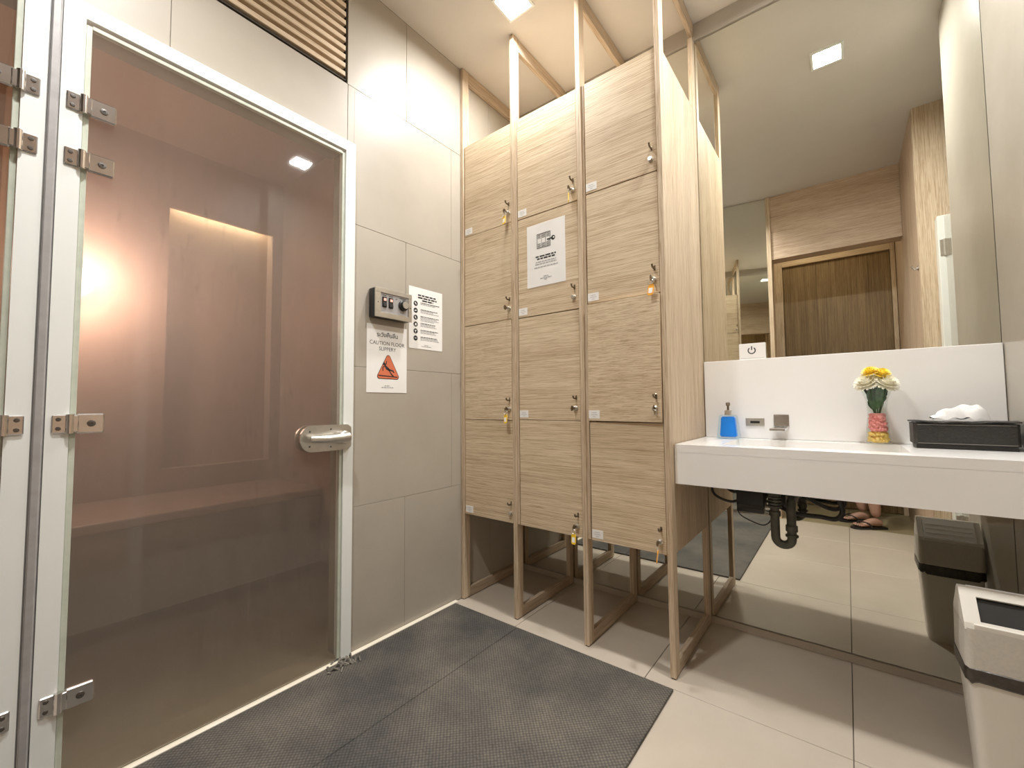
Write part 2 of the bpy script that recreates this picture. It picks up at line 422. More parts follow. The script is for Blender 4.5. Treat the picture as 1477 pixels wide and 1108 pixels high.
def join(mb, other):
    me = bpy.data.meshes.new('x'); other.bm.to_mesh(me); other.bm.free(); mb.bm.from_mesh(me); bpy.data.meshes.remove(me); return mb

def clip_rects(rect, holes):
    rs = [rect]
    for h in holes:
        nx = []
        for r in rs:
            x0, x1, y0, y1 = r
            if h[0] >= x1 or h[1] <= x0 or h[2] >= y1 or h[3] <= y0: nx.append(r); continue
            a0, a1 = max(x0, h[0]), min(x1, h[1])
            if x0 < a0: nx.append((x0, a0, y0, y1))
            if a1 < x1: nx.append((a1, x1, y0, y1))
            if y0 < h[2]: nx.append((a0, a1, y0, h[2]))
            if h[3] < y1: nx.append((a0, a1, h[3], y1))
        rs = nx
    return [r for r in rs if r[1]-r[0] > 0.012 and r[3]-r[2] > 0.012]

# ================================================================ SETTING
# floor
floor = struct(MB().box(-2.0, 2.35, -3.5, 0.02, -0.12, -0.008), 'floor', 'grout_floor')
xs = [0.0, 0.394, 0.994, 1.593, 2.2]; ys = [0.0, -0.575, -1.175, -1.775, -2.268, -2.87, -3.45]
for i in range(len(xs)-1):
    for j in range(len(ys)-1):
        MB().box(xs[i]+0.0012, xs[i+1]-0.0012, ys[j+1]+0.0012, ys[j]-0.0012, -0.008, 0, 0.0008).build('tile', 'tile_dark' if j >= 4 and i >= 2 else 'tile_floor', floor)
# ceiling
struct(MB().box(0, 2.35, -3.5, 0.02, H, H+0.12), 'ceiling', 'ceiling')

# left wall with the two glass doors and the louvre opening
DY0, DY1, DZ = -2.018, -1.160, 2.113         # first door, outer frame edges
EY0, EY1 = -2.90, -2.042                     # second door further left
LVY0, LVY1, LVZ0 = -2.15, -1.193, 2.382      # louvre
t = MB()
for r in clip_rects((-3.5, 0.02, 0.0, H), [(EY0+0.042, DY1-0.042, -1, DZ-0.042), (LVY0, LVY1, LVZ0, H+1)]):
    t.box(-0.10, -0.036 if r[3] <= DZ-0.041 and False else -0.0365, r[0], r[1], r[2], r[3])
wl = struct(t, 'wall_left', 'reveal')
rows = [0.0, 0.587, 1.170, 1.776, 2.370, H]
for k in range(5):
    off = -0.885 if k % 2 == 0 else -1.190
    y = off - 6*0.6
    while y < 0:
        for r in clip_rects((max(y, -3.5)+0.0007, min(y+0.6, 0.0)-0.0007, rows[k]+0.0007, rows[k+1]-0.0007), [(EY0-0.001, DY1+0.001, -1, DZ+0.001), (LVY0-0.001, LVY1+0.001, LVZ0-0.001, H+1)]) if min(y+0.6, 0) - max(y, -3.5) > 0.02 else []:
            MB().box(-0.036, random.uniform(-0.0004, 0.0004), r[0], r[1], r[2], r[3], 0.0007).build('tile', 'tile_wall', wl)
        y += 0.6
# thick steam-room side wall reveal beside the door is the end of wall_left itself

# back wall behind the mirror
wb = struct(MB().box(0, 2.15, 0.008, 0.10, 0, H), 'wall_back', 'grout_wall')
MB().box(0.0, 2.033, -0.004, 0.008, 0.0, 0.030, 0.001).build('skirting_tile', 'tile_floor', wb)
struct(MB().box(0.0, 2.033, -0.010, 0.008, 2.775, H, 0.001), 'trim_1', 'cove')
mir = MB().box(0.001, 2.032, 0.0, 0.006, 0.034, 2.772).build('wall_mirror', 'mirror')
tag(mir, 'full height sheet mirror covering the wall behind lockers and wash counter', 'mirror')

# right wall: short glossy tiled return, recess with a white framed door, wooden wall end
M['tile_right'] = mottled('glossy grey beige panel', (0.45, 0.415, 0.355), (0.50, 0.465, 0.40), 3.0, 0.24, 0, 0.6, 0.02, 30)
wr = struct(MB().box(2.041, 2.15, -0.69, 0.10, 0, H), 'wall_right', 'grout_wall')
rz = [0.0, H]
for k in range(1):
    MB().box(2.033, 2.042, -0.689, -0.001, rz[k]+0.0007, rz[k+1]-0.0007, 0.0007).build('tile', 'tile_right', wr)
MB().box(2.033, 2.150, -0.697, -0.6905, 0, H, 0.001).build('edge_trim', 'cove', wr)
wr2 = struct(MB().box(2.150, 2.26, -1.47, -0.60, 0, H), 'wall_right_recess', 'tile_wall')
wr3 = struct(MB().box(2.012, 2.30, -3.45, -1.50, 0, H), 'wall_right_end', 'pink_v')
MB().box(2.002, 2.012, -2.262, -1.502, 0, H).build('panel', 'pink_v', wr3)
MB().box(2.004, 2.15, -1.500, -1.490, 0, H).build('panel', 'oak_v', wr3)
# front wall (behind the camera): mirror pier, wood lintel, vestibule with the entrance door
wf = struct(MB().prism([(0.70, -3.45), (1.062, -3.45), (1.062, -2.282), (0.70, -2.227)], (0, 0, 0), (1, 0, 0), (0, 1, 0), (0, 0, H)), 'wall_front', 'tile_wall')
m2 = MB().prism([(0.70, -2.222), (1.098, -2.2815), (1.098, -2.2715), (0.70, -2.212)], (0, 0, 0.034), (1, 0, 0), (0, 1, 0), (0, 0, H-0.039)).build('wall_mirror', 'mirror')
tag(m2, 'tall narrow sheet mirror on the pier left of the entrance, facing the wash counter', 'mirror')
struct(MB().box(1.099, 1.132, -2.41, -2.258, 0, H, 0.001), 'trim_2', 'oak_v')
wl2 = struct(MB().box(1.132, 2.002, -2.41, -2.272, 2.285, H, 0.001), 'wall_front_lintel', 'pink_h')
struct(MB().box(0.0, 2.30, -3.50, -3.42, 0, H), 'wall_far', 'tile_wall')
# vestibule end wall with door_3
t = MB()
for r in clip_rects((1.062, 2.012, 0, H), [(1.075, 2.002, -1, 2.46)]): t.box(r[0], r[1], -3.10, -3.0, r[2], r[3])
if len(t.bm.verts): struct(t, 'wall_vestibule', 'pink_h')
d3 = struct_empty('door_3', (1.53, -3.05, 0), 'brown wooden entrance door in its frame, seen in the mirror above the counter')
MB().box(1.068, 1.140, -3.09, -2.99, 0, 2.455, 0.002).build('jamb', 'oak_v', d3)
MB().box(1.975, 2.008, -3.09, -2.99, 0, 2.455, 0.002).build('jamb', 'oak_v', d3)
MB().box(1.140, 1.975, -3.09, -2.99, 2.395, 2.455, 0.002).build('head_jamb', 'oak_h', d3)
MB().box(1.143, 1.972, -3.06, -3.015, 0.006, 2.392, 0.002).build('leaf', 'walnut', d3)

# white framed door in the right recess (seen in the mirror), edge on
d4 = struct_empty('door_4', (2.12, -1.1, 0), 'white framed glass door in the recess at right, seen at the mirror edge')
MB().box(2.080, 2.149, -1.488, -1.400, 0, 2.110, 0.002).build('frame_post', 'frame_white', d4)
MB().box(2.110, 2.120, -1.398, -0.72, 0.01, 2.10).build('glass_pane', 'fog', d4)
for z in (0.30, 1.10, 1.915):
    MB().box(2.086, 2.104, -1.400, -1.395, z-0.048, z+0.048, 0.001).box(2.112, 2.1485, -1.400, -1.395, z-0.048, z+0.048, 0.001).tube([(2.108, -1.394, z-0.05), (2.108, -1.394, z+0.05)], 0.007, 10).build('hinge', 'brushed', d4)
tag(MB().tube([(2.001, -1.52, 1.842), (1.985, -1.52, 1.835), (1.975, -1.52, 1.845), (1.970, -1.52, 1.86)], 0.006, 8).lathe([(0.0, 0), (0.016, 0), (0.014, 0.005), (0, 0.005)], (2.0015, -1.52, 1.842), 14, (-1, 0, 0)).build('wall_hook', 'chrome', None, True),
    'small steel robe hook on the wooden wall end, seen in the mirror', 'hook')

# steam rooms behind the glass
struct(MB().box(-1.83, -1.75, -2.0, -0.55, 0, 2.62), 'wall_steam_back', 'steam_tile') if False else None
NB = -1.75
t = MB()
NY0, NY1, NZ0, NZ1 = -1.385, -0.760, 0.62, 2.295
for r in clip_rects((-3.4, -0.60, 0.0, 2.7), [(NY0, NY1, NZ0, NZ1)]): t.box(NB-0.030, NB, r[0], r[1], r[2], r[3])
t.box(NB-0.20, NB-0.095, NY0-0.08, NY1+0.08, NZ0-0.08, NZ1+0.15).box(NB-0.095, NB-0.03, NY0-0.08, NY0, NZ0-0.08, NZ1+0.15).box(NB-0.095, NB-0.03, NY1, NY1+0.08, NZ0-0.08, NZ1+0.15)
t.box(NB-0.095, NB-0.03, NY0, NY1, NZ0-0.08, NZ0).box(NB-0.095, NB-0.03, NY0, NY1, NZ1+0.10, NZ1+0.15)
struct(t, 'wall_steam_back', 'steam_tile')
struct(MB().box(-1.75, -0.10, -0.69, -0.60, 0, 2.7), 'wall_steam_right', 'steam_tile')
struct(MB().box(-1.75, -0.10, -2.075, -1.985, 0, 2.7), 'wall_steam_left', 'steam_tile')
struct(MB().box(-1.75, -0.10, -3.45, -3.35, 0, 2.7), 'wall_sauna_left', 'steam_tile')
struct(MB().box(-1.96, -0.10, -3.45, -0.60, 2.7, 2.78), 'ceiling_steam', 'steam_tile')
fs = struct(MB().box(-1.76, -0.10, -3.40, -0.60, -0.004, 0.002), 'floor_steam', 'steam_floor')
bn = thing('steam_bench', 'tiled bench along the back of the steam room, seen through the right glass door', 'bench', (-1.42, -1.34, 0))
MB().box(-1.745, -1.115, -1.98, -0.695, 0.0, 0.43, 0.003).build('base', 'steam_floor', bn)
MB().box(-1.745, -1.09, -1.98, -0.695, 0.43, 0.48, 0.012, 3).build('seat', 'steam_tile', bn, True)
st = MB().box(NB-0.060, NB-0.032, NY0+0.01, NY1-0.01, NZ1+0.075, NZ1+0.098).build('strip_light', 'strip')
tag(st, 'warm light strip along the top of the steam room niche', 'light')
gl = thing('wall_globe', 'glowing round wall lamp inside the steam room, beside the glass door hinge side', 'lamp', (-1.70, -1.81, 1.70))
MB().lathe([(0.0, 0), (0.075, 0), (0.075, 0.02), (0.0, 0.02)], (-1.749, -1.81, 1.70), 24, (1, 0, 0)).build('base_plate', 'chrome', gl, True)
MB().ball((-1.672, -1.81, 1.70), (0.06, 0.085, 0.085), 20, 12).build('globe', 'globe', gl, True)
def point(name, loc, power, col, r, parent):
    l = bpy.data.lights.new(name, 'POINT'); l.energy = power; l.color = col; l.shadow_soft_size = r
    o = bpy.data.objects.new(name, l); C.objects.link(o)
    if parent is not None: o.parent = parent; o.location = Vector(loc) - WL[parent.name]
    else: o.location = loc
    return o
point('lamp_light', (-1.54, -1.81, 1.70), 44, (1, 0.63, 0.49), 0.05, gl)
l = bpy.data.lights.new('strip_glow', 'AREA'); l.shape = 'RECTANGLE'; l.size = 0.56; l.size_y = 0.02; l.energy = 5.0; l.color = (1, 0.85, 0.58)
o = bpy.data.objects.new('strip_glow', l); C.objects.link(o); o.parent = st; o.location = Vector((NB-0.046, -1.072, NZ1+0.073)) - WL[st.name]; o.rotation_euler = (0, 0, pi/2)
gl2 = thing('wall_globe', 'glowing round wall lamp behind the left glass door', 'lamp', (-1.70, -2.75, 1.70))
MB().lathe([(0.0, 0), (0.075, 0), (0.075, 0.02), (0.0, 0.02)], (-1.749, -2.75, 1.70), 24, (1, 0, 0)).build('base_plate', 'chrome', gl2, True)
MB().ball((-1.672, -2.75, 1.70), (0.06, 0.085, 0.085), 20, 12).build('globe', 'globe', gl2, True)
point('lamp_light', (-1.54, -2.75, 1.70), 11, (1, 0.66, 0.50), 0.05, gl2)

m, nt, out = new_mat('warm steam')
v_ = N(nt, 'ShaderNodeVolumeScatter'); v_.inputs['Density'].default_value = 0.7; v_.inputs['Anisotropy'].default_value = 0.35; v_.inputs['Color'].default_value = (1, 0.95, 0.91, 1)
nt.links.new(v_.outputs[0], out.inputs['Volume']); M['steam'] = m
tag(MB().prism([(-1.735, 0.485), (-1.082, 0.485), (-1.082, 0.01), (-0.115, 0.01), (-0.115, 2.69), (-1.735, 2.69)], (0, -1.975, 0), (1, 0, 0), (0, 0, 1), (0, 1.275, 0)).build('steam_haze', 'steam'), 'thin warm steam filling the room behind the right glass door', 'steam', None, 'stuff')

# threshold strip at the foot of the left wall
struct(MB().box(0.0015, 0.024, -2.95, -0.565, 0.0, 0.010, 0.001), 'trim_3', 'threshold')

# ---------------------------------------------------------------- glass doors
def hinge(parent, yk, z, s):
    """s=+1: frame plate on the low-y side of the knuckle"""
    h = MB().box(0.016, 0.021, yk-s*0.033, yk-s*0.006, z-0.024, z+0.024, 0.0025)
    h.tube([(0.021, yk, z-0.025), (0.021, yk, z+0.025)], 0.0085, 12)
    h.box(0.014, 0.026, yk+s*0.004, yk+s*0.016, z-0.022, z+0.022, 0.002)
    h.box(0.009, 0.023, yk+s*0.012, yk+s*0.066, z-0.026, z+0.026, 0.0035)
    o = h.build('hinge', 'chrome', parent, True, ang=30)
    for dz in (-0.012, 0.012):
        MB().lathe([(0, 0), (0.0055, 0), (0.0045, 0.0022), (0, 0.0026)], (0.021, yk-s*0.021, z+dz), 10, (1, 0, 0)).build('screw', 'screw', o, True)
    MB().lathe([(0, 0), (0.009, 0), (0.008, 0.002), (0.003, 0.0026), (0.0025, 0.0008), (0, 0.0008)], (0.023, yk+s*0.040, z), 12, (1, 0, 0)).build('screw', 'screw', o, True)
    return o
def glass_door(name, y0, y1, hinge_low, label, handle):
    d = struct_empty(name, (0, (y0+y1)/2, 0), label)
    w = 0.043
    def mitre(pts, nm): MB().prism(pts, (-0.035, 0, 0), (0, 1, 0), (0, 0, 1), (0.051, 0, 0)).build(nm, 'frame_white', d)
    mitre([(y0, 0), (y0+w, 0), (y0+w, DZ-w), (y0, DZ)], 'frame_post')
    mitre([(y1-w, 0), (y1, 0), (y1, DZ), (y1-w, DZ-w)], 'frame_post')
    mitre([(y0+w, DZ-w), (y1-w, DZ-w), (y1, DZ), (y0, DZ)], 'frame_head')
    g0, g1 = y0+w+0.006, y1-w-0.006
    MB().box(-0.002, 0.008, g0, g1, 0.016, DZ-w-0.012, 0.001).build('glass_pane', 'fog', d)
    zt = DZ-w-0.012
    MB().box(-0.005, 0.010, g0-0.005, g0+0.007, 0.016, zt, 0.001).build('seal_strip', 'seal', d)
    MB().box(-0.005, 0.010, g1-0.007, g1+0.005, 0.016, zt, 0.001).build('seal_strip', 'seal', d)
    MB().box(-0.005, 0.010, g0+0.007, g1-0.007, zt-0.008, zt+0.004, 0.001).build('seal_strip', 'seal', d)
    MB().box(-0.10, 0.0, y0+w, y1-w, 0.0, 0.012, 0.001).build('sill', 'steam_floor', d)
    yk, s = (y0+w+0.001, 1) if hinge_low else (y1-w-0.001, -1)
    for z in (0.260, 0.962, 1.671, 1.824): hinge(d, yk, z, s)
    if handle:
        yc, zc, hh = -1.285, 0.880, 0.050
        pts = [(-1.335 + -0.046*math.sin(pi*k/14), hh*math.cos(pi*k/14)) for k in range(15)] + [(-1.19, -hh), (-1.175, -hh+0.012), (-1.175, hh-0.012), (-1.19, hh)]
        hd = MB().prism(pts, (0.016, 0, zc), (0, 1, 0), (0, 0, 1), (0.012, 0, 0)).build('handle_plate', 'brushed', d)
        MB().lathe([(0, 0), (0.026, 0), (0.026, 0.036), (0.022, 0.040), (0, 0.040)], (0.028, -1.222, zc), 24, (1, 0, 0)).build('boss', 'brushed', hd, True)
        MB().tube([(0.058, -1.205, zc+0.002), (0.060, -1.235, zc), (0.060, -1.29, zc-0.001), (0.056, -1.335, zc+0.001), (0.050, -1.352, zc+0.001)], [0.020, 0.019, 0.0155, 0.0145, 0.0135], 14).build('lever', 'brushed', hd, True)
        for yy, zz in ((-1.345, 0.028), (-1.345, -0.028), (-1.262, 0.034), (-1.262, -0.034)):
            MB().lathe([(0, 0), (0.004, 0), (0.003, 0.0015), (0, 0.0015)], (0.028, yy, zc+zz), 8, (1, 0, 0)).build('screw', 'screw', hd, True)
        MB().prism([(p[0], p[1]) for p in pts], (-0.020, 0, zc), (0, 1, 0), (0, 0, 1), (0.012, 0, 0)).build('handle_plate', 'brushed', d)
    return d
glass_door('door_1', DY0, DY1, True, 'steamed glass door with white frame, lever handle and steel hinges, right of the grey strip', True)
glass_door('door_2', EY0, EY1, False, 'steamed glass door with white frame at the left edge of the photo', False)
struct(MB().box(-0.10, 0.012, EY1, DY0, 0, DZ, 0.002).box(0.0122, 0.020, EY1+0.003, DY0-0.003, 0, DZ, 0.003), 'trim_4', 'silver')

# louvre over the door
lv = thing('wall_louvre', 'wooden slatted vent grille high on the wall above the glass doors', 'vent', (-0.03, -1.67, LVZ0))
MB().box(-0.095, -0.085, LVY0, LVY1, LVZ0, H-0.002).build('backing', 'slat_dark', lv)
MB().box(-0.085, -0.006, LVY1-0.006, LVY1, LVZ0, H-0.002).box(-0.085, -0.006, LVY0, LVY0+0.006, LVZ0, H-0.002).box(-0.085, -0.006, LVY0+0.006, LVY1-0.006, LVZ0, LVZ0+0.006).build('casing', 'slat_dark', lv)
sl = MB().box(-0.055, -0.002, LVY0+0.008, LVY1-0.008, LVZ0+0.016, LVZ0+0.037, 0.0015).build('slat', 'slat', lv)
k = 1
while LVZ0+0.037+k*0.0378 < H:
    c = sl.copy(); C.objects.link(c); c.location = sl.location + Vector((0, 0, k*0.0378)); k += 1

# ---------------------------------------------------------------- downlights
for i, (x, y, z, pw, col, lab) in enumerate(LAMPS):
    d = thing('ceiling_downlight', lab, 'light', (x, y, z-0.012))
    t = MB(); o_, i_ = 0.072, 0.060
    t.box(x-o_, x+o_, y-o_, y-i_, z-0.008, z+0.002, 0.001).box(x-o_, x+o_, y+i_, y+o_, z-0.008, z+0.002, 0.001).box(x-o_, x-i_, y-i_, y+i_, z-0.008, z+0.002, 0.001).box(x+i_, x+o_, y-i_, y+i_, z-0.008, z+0.002, 0.001)
    t.build('trim_ring', 'frame_white', d)
    MB().box(x-i_, x+i_, y-i_, y+i_, z-0.003, z+0.001).build('lens', 'lens', d)
    l = bpy.data.lights.new('downlight_lamp', 'AREA'); l.shape = 'SQUARE'; l.size = 0.116; l.energy = pw; l.color = col; l.spread = math.radians((168, 172, 125, 150)[i])
    o = bpy.data.objects.new('downlight_lamp', l); C.objects.link(o); o.parent = d; o.location = (0, 0, 0.012-0.006)

# ================================================================ LOCKERS
LF = -0.523
POSTS = [(0.0015, 0.022), (0.349, 0.371), (0.719, 0.741), (1.071, 1.092)]
FL = ['oak locker frame standing against the tiled wall, beside the glass door', 'oak locker frame between the leftmost and the middle locker column',
      'oak locker frame between the middle and the rightmost locker column', 'oak locker frame at the end beside the white wash counter']
for (x0, x1), lab in zip(POSTS, FL):
    f = thing('locker_stand', lab, 'stand', ((x0+x1)/2, -0.27, 0), 'oak floor to ceiling locker frames')
    MB().box(x0, x1, LF, LF+0.046, 0.004, H-0.002, 0.0012).build('front_post', 'oak_v', f)
    MB().box(x0, x1, -0.046, -0.008, 0.004, H-0.002 if False else 2.770, 0.0012).build('back_post', 'oak_v', f)
    MB().box(x0+0.0005, x1-0.0005, LF+0.046, -0.012, H-0.066, H-0.002, 0.0012).build('top_rail', 'oak_y', f)
    MB().box(x0+0.0005, x1-0.0005, LF+0.046, -0.046, 0.004, 0.052, 0.0012).build('bottom_rail', 'oak_y', f)
    MB().box(x0+0.004, x1-0.004, LF+0.004, LF+0.040, 0.0, 0.004).build('glide', 'black_plastic', f)
    MB().box(x0+0.004, x1-0.004, -0.044, -0.012, 0.0, 0.004).build('glide', 'black_plastic', f)

ZT, ZB = 2.405, 0.440
SPL = [[ZT, 1.903, 1.421, 0.929, ZB], [ZT, 1.898, 1.417, 0.932, ZB], [ZT, 1.908, 1.428, 0.931, ZB]]
COLX = [(0.0228, 0.3482), (0.3718, 0.7182), (0.7418, 1.0702)]
EDGE = [0.006, 0.013, 0.014]     # strip of carcass edge left of the doors
NAMES = ['leftmost', 'middle', 'rightmost']
LOCKX = [(0.334, 0.332), (0.697, 0.694), (1.050, 1.046)]
STICK = {(0,0), (0,3), (1,0), (1,1), (1,2), (2,0), (2,1), (2,2), (2,3)}
# key hanging in the lock: (column,row): (tag colour or None, sideways turn, blade only)
KEYS = {(0,0): ('tag_yellow', 0.3), (1,0): ('tag_yellow', 1.0), (2,1): ('tag_orange', 0.0), (0,1): (None, 0), (0,2): ('tag_yellow', 0.2),
        (1,2): (None, 0), (1,3): ('tag_yellow', 0.15), (2,3): ('tag_orange', 1.35), (2,2): ('ring', 0)}
ROWN = ['topmost', 'second from top', 'third from top', 'lowest']
hook_src = lock_src = None
for ci, (cx0, cx1) in enumerate(COLX):
    z = SPL[ci]
    lk = thing('locker_column', ['leftmost oak locker column with four doors beside the tiled wall', 'middle oak locker column with the white notice on its second door',
               'rightmost oak locker column beside the white wash counter'][ci], 'locker', ((cx0+cx1)/2, -0.27, ZB), 'oak locker columns')
    yb = -0.050
    fy = LF + 0.022
    MB().box(cx0, cx0+EDGE[ci], LF+0.006, yb, ZB, ZT, 0.0006).build('side_panel', 'oak_v', lk)
    if ci == 2:
        MB().box(1.0562, 1.0702, fy, yb, ZB, ZT).build('side_panel', 'oak_v', lk)
        MB().box(1.0712, 1.0910, LF+0.0465, -0.0465, ZB, ZT, 0.0008).build('end_panel', 'oak_v', lk)
    else: MB().box(cx1-0.014, cx1, fy, yb, ZB, ZT).build('side_panel', 'oak_v', lk)
    MB().box(cx0+0.014, cx1-0.014, yb-0.012, yb, ZB, ZT).build('back_panel', 'oak_v', lk)
    MB().box(cx0+0.014, cx1-0.014, fy, yb-0.012, ZT-0.016, ZT).build('top_panel', 'oak_h', lk)
    MB().box(cx0+0.014, cx1-0.014, fy, yb-0.012, ZB, ZB+0.016).build('bottom_panel', 'oak_h', lk)
    for zz in z[1:4]: MB().box(cx0+0.0145, cx1-0.0145, fy+0.045, yb-0.0125, zz-0.008, zz+0.008).build('shelf', 'shelf_shade', lk)
    for ri in range(4):
        gp = {(0,0): 0.0008, (0,2): 0.0009, (1,2): 0.0010}
        z1, z0 = z[ri]-gp.get((ci, ri-1), 0.0024), z[ri+1]+gp.get((ci, ri), 0.0024)
        dz = 0.0
        if ri == 3: z0 = ZB
        if ri == 0: z1 = ZT
        yf = LF + 0.004
        door = MB().box(cx0+EDGE[ci]+(0.0022, 0.0045, 0.0045)[ci], cx1-0.0016, yf, yf+0.017, z0, z1, 0.0008).build('door', 'oak_h', lk, origin=(cx0, yf+0.017, (z0+z1)/2))
        hx, kx = LOCKX[ci]; hz = z0 + (0.094, 0.097, 0.099, 0.092)[ri]; kz = hz - 0.046
        # hook: base, arm, upturned tip
        if hook_src is None:
            hk = MB().box(hx-0.004, hx+0.004, yf-0.002, yf, hz-0.010, hz+0.010, 0.001)
            hk.tube([(hx, yf-0.002, hz-0.004), (hx, yf-0.020, hz-0.004), (hx, yf-0.026, hz), (hx, yf-0.028, hz+0.008)], [0.0034, 0.0034, 0.0036, 0.004], 10)
            hook_src = hk.build('hook', 'bronze', door, True)
            lo = MB().lathe([(0, 0), (0.0105, 0), (0.0105, 0.002), (0.0085, 0.003), (0.0085, 0.014), (0.0075, 0.015), (0, 0.015)], (kx, yf, kz), 18, (0, -1, 0))
            lo.box(kx-0.001, kx+0.001, yf-0.0154, yf-0.0145, kz-0.0045, kz+0.0045)
            lock_src = lo.build('lock', 'brushed', door, True)
            HO, LO = WL[hook_src.name] - Vector((hx, yf, hz)), WL[lock_src.name] - Vector((kx, yf, kz))
        else:
            dup(hook_src, door, Vector((hx, yf, hz)) + HO); dup(lock_src, door, Vector((kx, yf, kz)) + LO)
        if (ci, ri) in STICK:
            sx, sz = cx0 + EDGE[ci] + 0.006, z0 + 0.010
            s = MB().box(sx, sx+0.050, yf-0.0008, yf, sz, sz+0.034).build('number_sticker', 'paper', door); s['label'] = 'white printed sticker'
            t = MB()
            for q, (u0, u1) in enumerate(((0.012, 0.036), (0.010, 0.040), (0.018, 0.032))):
                t.box(sx+u0, sx+u1, yf-0.0010, yf-0.0008, sz+0.023-q*0.008, sz+0.0245-q*0.008)
            o = t.build('printed_lines', 'ink_grey', door); o['kind'] = 'stuff'
        if (ci, ri) in KEYS:
            colr, turn = KEYS[(ci, ri)]
            p = Vector((kx, yf-0.015, kz))
            what = {'tag_yellow': 'key with yellow tag', 'tag_orange': 'key with orange tag', None: 'bare key', 'ring': 'key with empty split ring'}[colr]
            kk = thing('locker_key', '%s in the %s door of the %s locker column' % (what, ROWN[ri], NAMES[ci]), 'key', p, 'keys left in the locker doors')
            MB().box(kx-0.0012, kx+0.0012, yf-0.024, yf-0.0155, kz-0.003, kz+0.003).lathe([(0, -0.001), (0.011, -0.001), (0.012, 0), (0.011, 0.001), (0, 0.001)], (kx, yf-0.033, kz), 14, (1, 0, 0)).build('key_bow', 'bronze', kk, True)
            if colr:
                cz = kz-0.016
                MB().tube([(kx+0.010*math.sin(a_)*math.cos(turn), yf-0.036-0.010*math.sin(a_)*math.sin(turn), cz+0.010*math.cos(a_)) for a_ in [2*pi*q/16 for q in range(16)]], 0.0011, 6, True).build('split_ring', 'brushed', kk, True)
            if colr and colr != 'ring':
                ux = Vector((math.cos(turn), -math.sin(turn), 0)); uz = Vector((0.10, 0.10, 1)).normalized() if ci == 2 else Vector((-0.05, 0.15, 1)).normalized(); un = ux.cross(uz).normalized()
                cc = Vector((kx, yf-0.036, kz-0.046))
                pts = [(-0.011, -0.017), (-0.007, -0.022), (0.007, -0.022), (0.011, -0.017), (0.011, 0.014), (0.005, 0.022), (-0.005, 0.022), (-0.011, 0.014)]
                MB().prism(pts, cc - un*0.0016, ux, uz, un*0.0032).build('tag', colr, kk)
                MB().prism([(-0.0075, -0.014), (0.0075, -0.014), (0.0075, 0.006), (-0.0075, 0.006)], cc - un*0.0020, ux, uz, un*0.0040).build('tag_insert', 'paper', kk)
        if (ci, ri) == (2, 2): door.rotation_euler = (0, math.radians(0.35), math.radians(-1.6)); door.location.y -= 0.006
        if (ci, ri) == (0, 2): door.rotation_euler = (0, 0, math.radians(-0.8))

# ================================================================ NOTICES
def bars(mb, o, u, v, words, h):
    """greeked print: (u0,u1,v) runs broken into word-long dashes"""
    for u0, u1, vv in words:
        x = u0
        while x < u1:
            L = random.uniform(1.2, 4.5) * h; L = min(L, u1 - x)
            if L > h*0.3: mb.flat([(x, vv-h/2), (x+L, vv-h/2), (x+L, vv+h/2), (x, vv+h/2)], o, u, v)
            x += L + h*0.55
    return mb
def small(o):
    o['kind'] = 'stuff'; return o      # print too small to pick apart
def circle(cx, cy, r, n=20): return [(cx + r*math.cos(2*pi*k/n), cy + r*math.sin(2*pi*k/n)) for k in range(n)]

# caution sheet on the tiled wall
UY, UZ = Vector((0, 1, 0)), Vector((0, 0, 1))
n1 = thing('caution_notice', 'white caution sheet with orange red triangle taped below the control box', 'notice', (0.001, -0.985, 1.062), 'printed paper notices')
MB().box(0.0006, 0.0016, -1.091, -0.879, 1.062, 1.362).build('paper_sheet', 'paper', n1)
O = Vector((0.0019, -0.985, 1.062))
def pg(u, v): return O + UY*u + UZ*v
text_mb('ระวังพื้นลื่น', 0.026, pg(0, 0.248), UY, UZ, bold=0.0004).build('thai_heading', 'ink', n1)
t = text_mb('CAUTION FLOOR', 0.0235, pg(0, 0.212), UY, UZ, sx=0.98); join(t, text_mb('SLIPPERY', 0.0235, pg(0, 0.187), UY, UZ, sx=0.98)); t.build('caution_heading', 'ink', n1)
def rtri(cx, base, top, half, r, n=6):
    P = [(cx-half, base), (cx+half, base), (cx, top)]; out_ = []
    for i in range(3):
        A, B, D = Vector(P[i-1]), Vector(P[i]), Vector(P[(i+1) % 3])
        d1, d2 = (A-B).normalized(), (D-B).normalized(); bis = (d1+d2).normalized()
        half_a = math.acos(max(-1, min(1, d1.dot(bis)))); cen = B + bis*(r/math.sin(half_a))
        s0 = -(d1.orthogonal()); 
        p0 = B + d1*(r/math.tan(half_a)); p1 = B + d2*(r/math.tan(half_a))
        a0 = math.atan2(*(p0-cen).yx); a1 = math.atan2(*(p1-cen).yx)
        while a1 - a0 > pi: a1 -= 2*pi
        while a1 - a0 < -pi: a1 += 2*pi
        out_ += [(cen.x + r*math.cos(a0+(a1-a0)*k/n), cen.y + r*math.sin(a0+(a1-a0)*k/n)) for k in range(n+1)]
    return out_
MB().flat(rtri(0.004, 0.060, 0.182, 0.066, 0.012), O, UY, UZ).build('triangle_border', 'ink', n1)
O2 = O + Vector((0.0003, 0, 0)); O3 = O + Vector((0.0006, 0, 0))
MB().flat(rtri(0.004, 0.0632, 0.177, 0.0615, 0.010), O2, UY, UZ).build('triangle', 'ink_red', n1)
t = MB().flat(circle(-0.018, 0.128, 0.0065), O3, UY, UZ)
